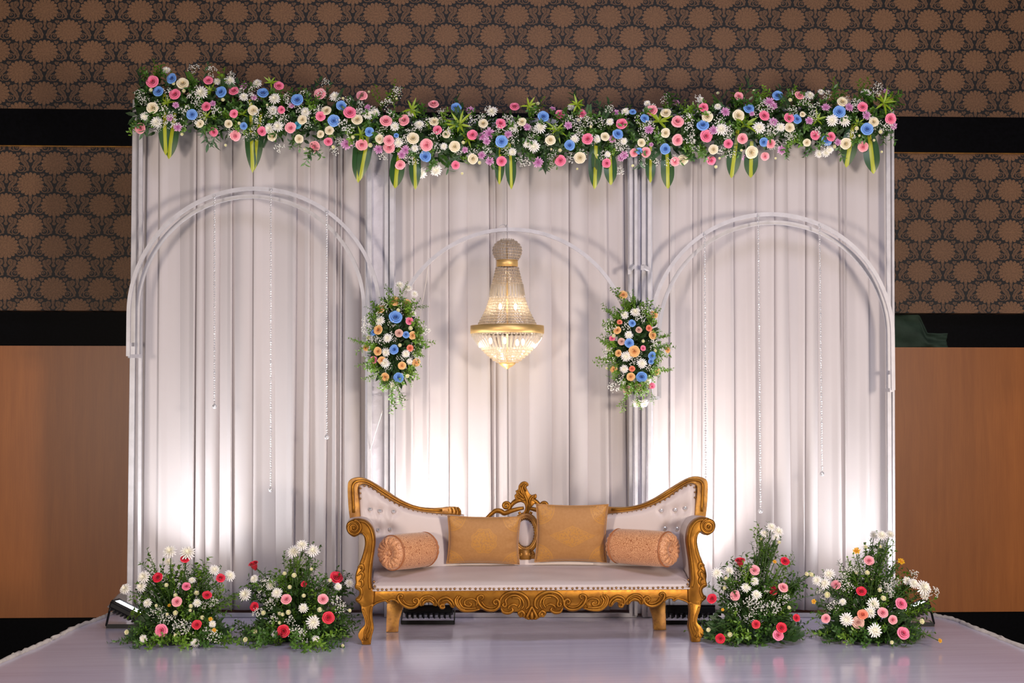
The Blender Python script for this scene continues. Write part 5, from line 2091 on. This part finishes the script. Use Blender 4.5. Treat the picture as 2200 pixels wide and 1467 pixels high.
sprayR = {'O': [(315, 248, 45), (615, 440, 42), (258, 595, 40), (605, 645, 46), (425, 800, 56), (270, 820, 35), (750, 785, 35), (225, 980, 38), (640, 1000, 42), (390, 1050, 42)],
          'H': [(470, 1155, 44), (360, 1180, 46), (468, 590, 36), (300, 705, 36)], 'B': [(405, 525, 38), (375, 720, 46), (600, 845, 42), (590, 900, 30), (497, 1050, 54)],
          'P': [(207, 675, 30), (510, 770, 30), (597, 1140, 36)], 'K': [(280, 515, 28), (570, 573, 32), (403, 972, 30)],
          'W': [(435, 415, 50), (330, 445, 42), (370, 640, 42), (345, 850, 52), (500, 920, 50), (325, 975, 42), (555, 1090, 40), (450, 1310, 46), (520, 1310, 46), (175, 780, 38)], 'S': [(225, 650, 22), (510, 700, 18), (630, 795, 18), (155, 965, 14)]}
spray('hanging flower spray between middle and right arches, one peach rose at its tip', (1361, 745), sprayR, 1270, 580, 4.586,
      [(500, 400, .05), (560, 420, .05), (200, 540, .055), (190, 600, .05), (240, 1130, .06), (180, 840, .06), (600, 730, .05), (350, 560, .05), (420, 890, .05), (460, 850, .04), (560, 960, .04), (300, 1080, .05), (470, 480, .05)],
      [(330, 330, -0.7, 0.6, 0.14), (390, 360, 0.3, 0.9, 0.10), (250, 470, -0.8, 0.7, 0.12), (230, 720, -1, 0.1, 0.12), (240, 900, -1, -0.1, 0.15), (600, 770, 1, 0.1, 0.14), (620, 680, 0.9, 0.2, 0.11), (640, 990, 0.8, 0.0, 0.11), (340, 1230, -0.3, -1, 0.12), (590, 1180, 0.2, -1, 0.09), (440, 1200, 0.1, -1, 0.12), (600, 480, 0.4, 0.8, 0.10)], 9)


# ---------------------------------------------------------------- bouquets standing on the stage
def bouquet(label, bx, Yc, fl, x0, y0, s, tips, floor_tips, breath, seed, top_lift=0.5):
    rnd = random.Random(seed)
    G0 = onstage(bx, Yc)
    root = thing('floor_bouquet', label, 'bouquet', G0, 0, 'bouquets on the stage floor')
    base = G0 + Vector((0, 0, 0.05))
    # foam holder
    MB().lathe([(0.10, 0.0), (0.105, 0.02), (0.10, 0.07), (0.07, 0.10), (0.0, 0.11)], 18, G0).build('foam_holder', MT['core'], root)
    m = MB()
    for i in range(900):
        a = rnd.uniform(0, 6.28)
        q = rnd.random() ** 0.5
        h = 0.02 + 0.26 * (1 - q * q) * rnd.random()
        p = G0 + Vector((0.25 * q * math.cos(a), 0.17 * q * math.sin(a), h))
        d = Vector((math.cos(a) * q, math.sin(a) * q, rnd.uniform(-0.2, 0.9)))
        if p.z + d.normalized().z * 0.06 < 0.004:
            d.z = 0.2
        add_leaf(m, p, d, rnd.uniform(0.03, 0.06), rnd.uniform(0.014, 0.026), (rnd.uniform(-1, 1), -1, rnd.uniform(0, 1)), 0.2, 0.1)
    tag(m.build('packed_greenery', MT['core'], root), kind='stuff')
    stems = MB()
    pts = []
    pos = []

    def depth(px, py):
        p0 = at(px, py, Yc)
        h = max(0.0, p0.z)
        Y = Yc - 0.21 * max(0, 1 - h / 0.30) + rnd.uniform(-0.05, 0.05)
        return Y

    for typ, lst in fl.items():
        for (x, y, r) in lst:
            px, py = x0 + x / s, y0 + y / s
            Y = depth(px, py) - 0.075
            p = at(px, py, Y)
            rr = r / s * Y / FPX
            if p.z < rr * 0.7:
                Y = min(Y, gp(px, py, rr * 0.7).y)
                p = at(px, py, Y)
                p.z = max(p.z, rr * 0.6)
            off = p - base
            d = Vector((off.x * 1.2, -0.75 - 0.2 * rnd.random(), 0.10 + off.z * 1.1 + rnd.uniform(-0.15, 0.25)))
            if typ in 'WY' and off.z > 0.36:
                d = Vector((off.x * 1.2, -0.9, 0.65))
            if typ == 'R' and rnd.random() < 0.35 and off.z > 0.2:
                put_side_rose(root, 'red', p - Vector((0, 0, rr * 0.2)), rr * 1.15, (off.x, -0.35, 0.8), rnd)
            else:
                put_flower(root, typ, p, rr * (1.12 if typ == 'W' else 1.05), d, rnd)
            pos.append(p)
            q = base + Vector((rnd.uniform(-0.05, 0.05), rnd.uniform(-0.04, 0.04), 0.03))
            midp = q.lerp(p, 0.55) + Vector((0, 0, 0.03))
            dn = Vector(d).normalized()
            end = p - dn * rr * 0.5
            end.z = max(end.z, 0.006)
            stems.tube(catmull([q, midp, end], 4), 0.0026, 4)
            if off.z > 0.12:        # a few stem leaves
                for k_ in range(5):
                    t_ = rnd.uniform(0.3, 0.92)
                    pp = q.lerp(p, t_) + Vector((0, 0, 0.03 * (1 - abs(2 * t_ - 1))))
                    add_leaf(stems, pp, (rnd.uniform(-1, 1), rnd.uniform(-1, 0.4), rnd.uniform(0, 1)), rnd.uniform(0.025, 0.05), rnd.uniform(0.012, 0.02), (0, 0, 1), 0.2, 0.2)
    tag(stems.build('stems', MT['stem'], root), kind='stuff')
    # leafy sprigs with their tips where the silhouette shows them, then fill
    for (px, py) in tips:
        p = at(px, py, Yc + rnd.uniform(-0.02, 0.08))
        d = p - base
        L = min(0.24, d.length * 0.75)
        st = p - d.normalized() * L
        link('leafy_sprig', rnd.choice(SPRIG_S + SPRIG_B[:1]), root, place(st, d + Vector((rnd.uniform(-0.05, 0.05), 0, 0)), L, rnd.uniform(0, 6)))
        if L < d.length:
            st2 = base.lerp(p, 0.25)
            link('leafy_sprig', rnd.choice(SPRIG_S), root, place(st2, d, min(0.26, d.length * 0.7), rnd.uniform(0, 6)))
    for i in range(56):
        a, b_ = rnd.choice(pos), rnd.choice(pos)
        p = a.lerp(b_, rnd.random()) + Vector((rnd.uniform(-0.03, 0.03), rnd.uniform(0.03, 0.14), rnd.uniform(-0.03, 0.02)))
        p.z = max(p.z, 0.03)
        d = p - base
        if d.length < 0.08:
            d = Vector((rnd.uniform(-1, 1), -1, 0.4)) * 0.12
        L = max(0.10, min(0.20, d.length * 0.6))
        st = p - d.normalized() * L * 0.9
        st.z = max(st.z, 0.02)
        if (st + d.normalized() * L).z < 0.01:
            d.z = 0.0
        link('leafy_sprig', rnd.choice(SPRIG_S), root, place(st, d, L, rnd.uniform(0, 6)))
    for (px, py) in floor_tips:
        g = gp(px, py, 0.02)
        sb_ = base.copy()
        sb_.z = 0.03
        d = g - sb_
        L = min(0.24, d.length)
        st = g - d.normalized() * L
        st.z = 0.028
        link('leafy_sprig', rnd.choice(SPRIG_S[:3]), root, place(st, Vector((d.x, d.y, 0.02)), L, rnd.uniform(0, 6), scl=(L * 0.9, L * 0.9, L)))
        if d.length > 0.2:
            st = sb_.lerp(g, 0.2)
            link('leafy_sprig', rnd.choice(SPRIG_S), root, place(st, Vector((d.x, d.y, 0.05)), 0.2, rnd.uniform(0, 6)))
    for (x, y, q) in breath:
        px, py = x0 + x / s, y0 + y / s
        Y = depth(px, py) - 0.03
        p = at(px, py, Y)
        p.z = max(p.z, 0.04)
        link('gypsophila', rnd.choice(BREATH), root, place(p, Vector(((p - base).x, -0.8, 0.5)), q, rnd.uniform(0, 6)))
    return root


k1 = (200, 1080, 3.667)
b1 = {'R': [(727, 437, 40), (510, 590, 40), (1003, 593, 38), (897, 730, 38), (817, 962, 40)], 'P': [(735, 660, 34), (540, 1005, 50)], 'F': [(660, 780, 40)],
      'W': [(605, 385, 55), (745, 395, 60), (400, 585, 50), (380, 660, 42), (255, 680, 45), (430, 790, 36), (955, 530, 42), (1075, 575, 44), (600, 465, 38), (780, 610, 28), (805, 1105, 36), (395, 1070, 32), (820, 790, 34), (940, 955, 28)],
      'S': [(860, 905, 18), (650, 870, 22), (585, 880, 14), (770, 815, 18), (765, 850, 14), (500, 810, 14), (270, 1020, 22), (580, 650, 18), (815, 715, 22), (650, 730, 18), (650, 1045, 16)], 'Y': [(600, 808, 14), (925, 917, 18), (953, 1003, 18)]}
bouquet('leftmost bouquet on the stage, white chrysanthemums above red roses', 388, 8.66, b1, *k1,
        [(316, 1178), (322, 1200), (452, 1200), (470, 1212), (300, 1250), (275, 1285), (350, 1215), (400, 1195), (480, 1255), (500, 1270), (335, 1230), (425, 1215), (290, 1265), (520, 1265)],
        [(230, 1374), (265, 1388), (300, 1392), (345, 1388), (400, 1392), (440, 1390), (480, 1385), (505, 1375), (470, 1345), (300, 1365), (520, 1360), (530, 1378), (515, 1390), (495, 1350), (285, 1380)],
        [(620, 940, .06), (700, 980, .065), (680, 1010, .06), (480, 880, .05), (900, 1040, .055), (960, 1060, .055), (540, 860, .045), (880, 820, .05), (740, 540, .05), (950, 790, .045), (560, 920, .05), (770, 1000, .05)], 41)
b2 = {'R': [(1273, 500, 42), (1915, 590, 50), (1662, 640, 26), (1272, 818, 36), (1852, 905, 48), (1500, 1010, 50)], 'F': [(1523, 762, 42), (1810, 760, 42)],
      'W': [(1645, 335, 48), (1580, 385, 52), (1730, 380, 52), (1200, 725, 52), (1400, 650, 42), (1450, 710, 42), (1270, 600, 34), (1655, 830, 38), (1735, 940, 52), (2020, 635, 36), (1930, 660, 30), (1430, 1035, 28), (1755, 1075, 30)],
      'S': [(1785, 845, 22), (1540, 865, 22), (1495, 880, 16), (1470, 875, 16), (1585, 575, 22), (1510, 560, 18), (1720, 525, 15), (1865, 615, 18), (1345, 870, 22), (1280, 1015, 20), (1470, 945, 14), (1750, 895, 16), (2020, 850, 16), (1660, 735, 18), (1205, 1080, 22), (1550, 665, 18)]}
bouquet('bouquet just left of the sofa, three white chrysanthemums at its top', 640, 8.70, b2, *k1,
        [(612, 1182), (608, 1195), (640, 1190), (690, 1215), (660, 1200), (530, 1248), (545, 1225), (570, 1235), (515, 1260), (700, 1230), (680, 1240), (730, 1260), (745, 1290), (620, 1210), (590, 1240)],
        [(525, 1388), (545, 1392), (580, 1385), (620, 1394), (660, 1398), (690, 1395), (740, 1384), (770, 1368), (762, 1330), (775, 1345), (505, 1372), (520, 1350), (500, 1355), (490, 1365), (510, 1385), (535, 1370), (750, 1375), (715, 1392), (772, 1355)],
        [(1440, 760, .06), (1400, 800, .05), (1590, 1030, .06), (1640, 1060, .06), (1300, 880, .05), (1360, 640, .05), (1430, 930, .05), (1920, 790, .06), (1950, 830, .05), (1560, 940, .05), (1700, 1000, .05), (1330, 720, .05)], 42)
k2 = (1480, 1080, 3.0556)
b3 = {'R': [(337, 395, 35), (630, 385, 30), (152, 630, 32), (552, 575, 30), (440, 798, 28), (607, 820, 35), (207, 890, 32), (705, 755, 25)], 'F': [(432, 443, 33), (305, 610, 35), (618, 557, 35)], 'P': [(585, 870, 36)],
      'W': [(540, 160, 32), (585, 190, 36), (495, 200, 28), (570, 225, 24), (185, 462, 36), (262, 450, 34), (432, 515, 28), (375, 557, 32), (443, 605, 34), (510, 565, 28)],
      'S': [(770, 470, 16), (800, 475, 18), (590, 262, 14), (475, 240, 11), (270, 865, 18), (245, 500, 16), (235, 560, 14), (655, 690, 14), (130, 835, 16)], 'Y': [(563, 387, 14), (222, 702, 11)]}
bouquet('bouquet just right of the sofa, with most red roses of the right pair', 1612, 8.62, b3, *k2,
        [(1560, 1195), (1585, 1192), (1605, 1190), (1650, 1180), (1680, 1190), (1640, 1170), (1530, 1235), (1545, 1225), (1700, 1235), (1725, 1235), (1740, 1250), (1735, 1245), (1665, 1225), (1690, 1240), (1715, 1290)],
        [(1470, 1360), (1490, 1352), (1525, 1380), (1560, 1384), (1600, 1383), (1655, 1384), (1700, 1375), (1730, 1365), (1715, 1345), (1520, 1345)],
        [(440, 680, .06), (480, 700, .06), (400, 660, .05), (540, 690, .055), (570, 700, .05), (400, 760, .05), (620, 640, .05), (300, 690, .05), (220, 560, .05), (350, 480, .05)], 43)
b4 = {'R': [(1132, 582, 33)], 'K': [(1140, 735, 36)], 'H': [(1110, 785, 40)], 'F': [(1182, 380, 33), (965, 540, 32), (1272, 722, 35), (1338, 768, 30), (900, 760, 30)], 'P': [(1390, 665, 42), (1405, 858, 42)],
      'W': [(1265, 215, 36), (1215, 215, 32), (1320, 210, 32), (920, 470, 38), (890, 530, 38), (840, 510, 32), (1430, 512, 28), (1475, 530, 34), (1540, 560, 52), (1545, 610, 30), (1035, 765, 44), (1220, 840, 46), (1210, 665, 42), (1190, 720, 40), (1010, 650, 24)],
      'S': [(1275, 630, 20), (1170, 462, 18), (910, 605, 22), (1100, 460, 12), (1160, 293, 15), (1255, 290, 13), (1525, 780, 20), (1330, 915, 14), (1250, 575, 16), (1200, 500, 12)], 'Y': [(1100, 317, 26), (1393, 385, 24), (820, 648, 17), (1648, 905, 16)]}
bouquet('rightmost bouquet on the stage, with yellow daisies and mostly pink roses', 1862, 8.66, b4, *k2,
        [(1795, 1215), (1800, 1225), (1840, 1200), (1885, 1165), (1905, 1165), (1895, 1180), (1935, 1205), (1950, 1228), (1975, 1240), (2000, 1265), (2010, 1285), (1990, 1300), (1760, 1280), (1770, 1260), (1825, 1195), (1920, 1230), (1870, 1200), (1740, 1300)],
        [(1735, 1372), (1760, 1378), (1800, 1380), (1840, 1384), (1890, 1380), (1940, 1384), (1985, 1378), (2010, 1372), (2000, 1362), (1720, 1360), (1960, 1350)],
        [(1100, 440, .05), (1060, 450, .05), (1330, 560, .06), (1310, 590, .05), (1010, 500, .05), (1600, 590, .05), (1470, 480, .045), (1040, 560, .05), (950, 680, .05), (1280, 560, .05), (1360, 540, .05), (870, 600, .05)], 44)

# single cream bud fallen on the stage by the sofa foot
g = gp(735, 1391)
root = thing('fallen_bud', 'tiny cream bud fallen on the stage by the left sofa foot', 'flower bud', g)
link('bud', BUD, root, place(g + Vector((0, 0, 0.010)), (0.6, -0.7, 0.2), 0.011))
link('calyx', MB().ball((0, 0, 0), 0.006, 8, 5).mesh('calyx', MT['stem']), root, Matrix.Translation(g + Vector((-0.006, 0.005, 0.009))))
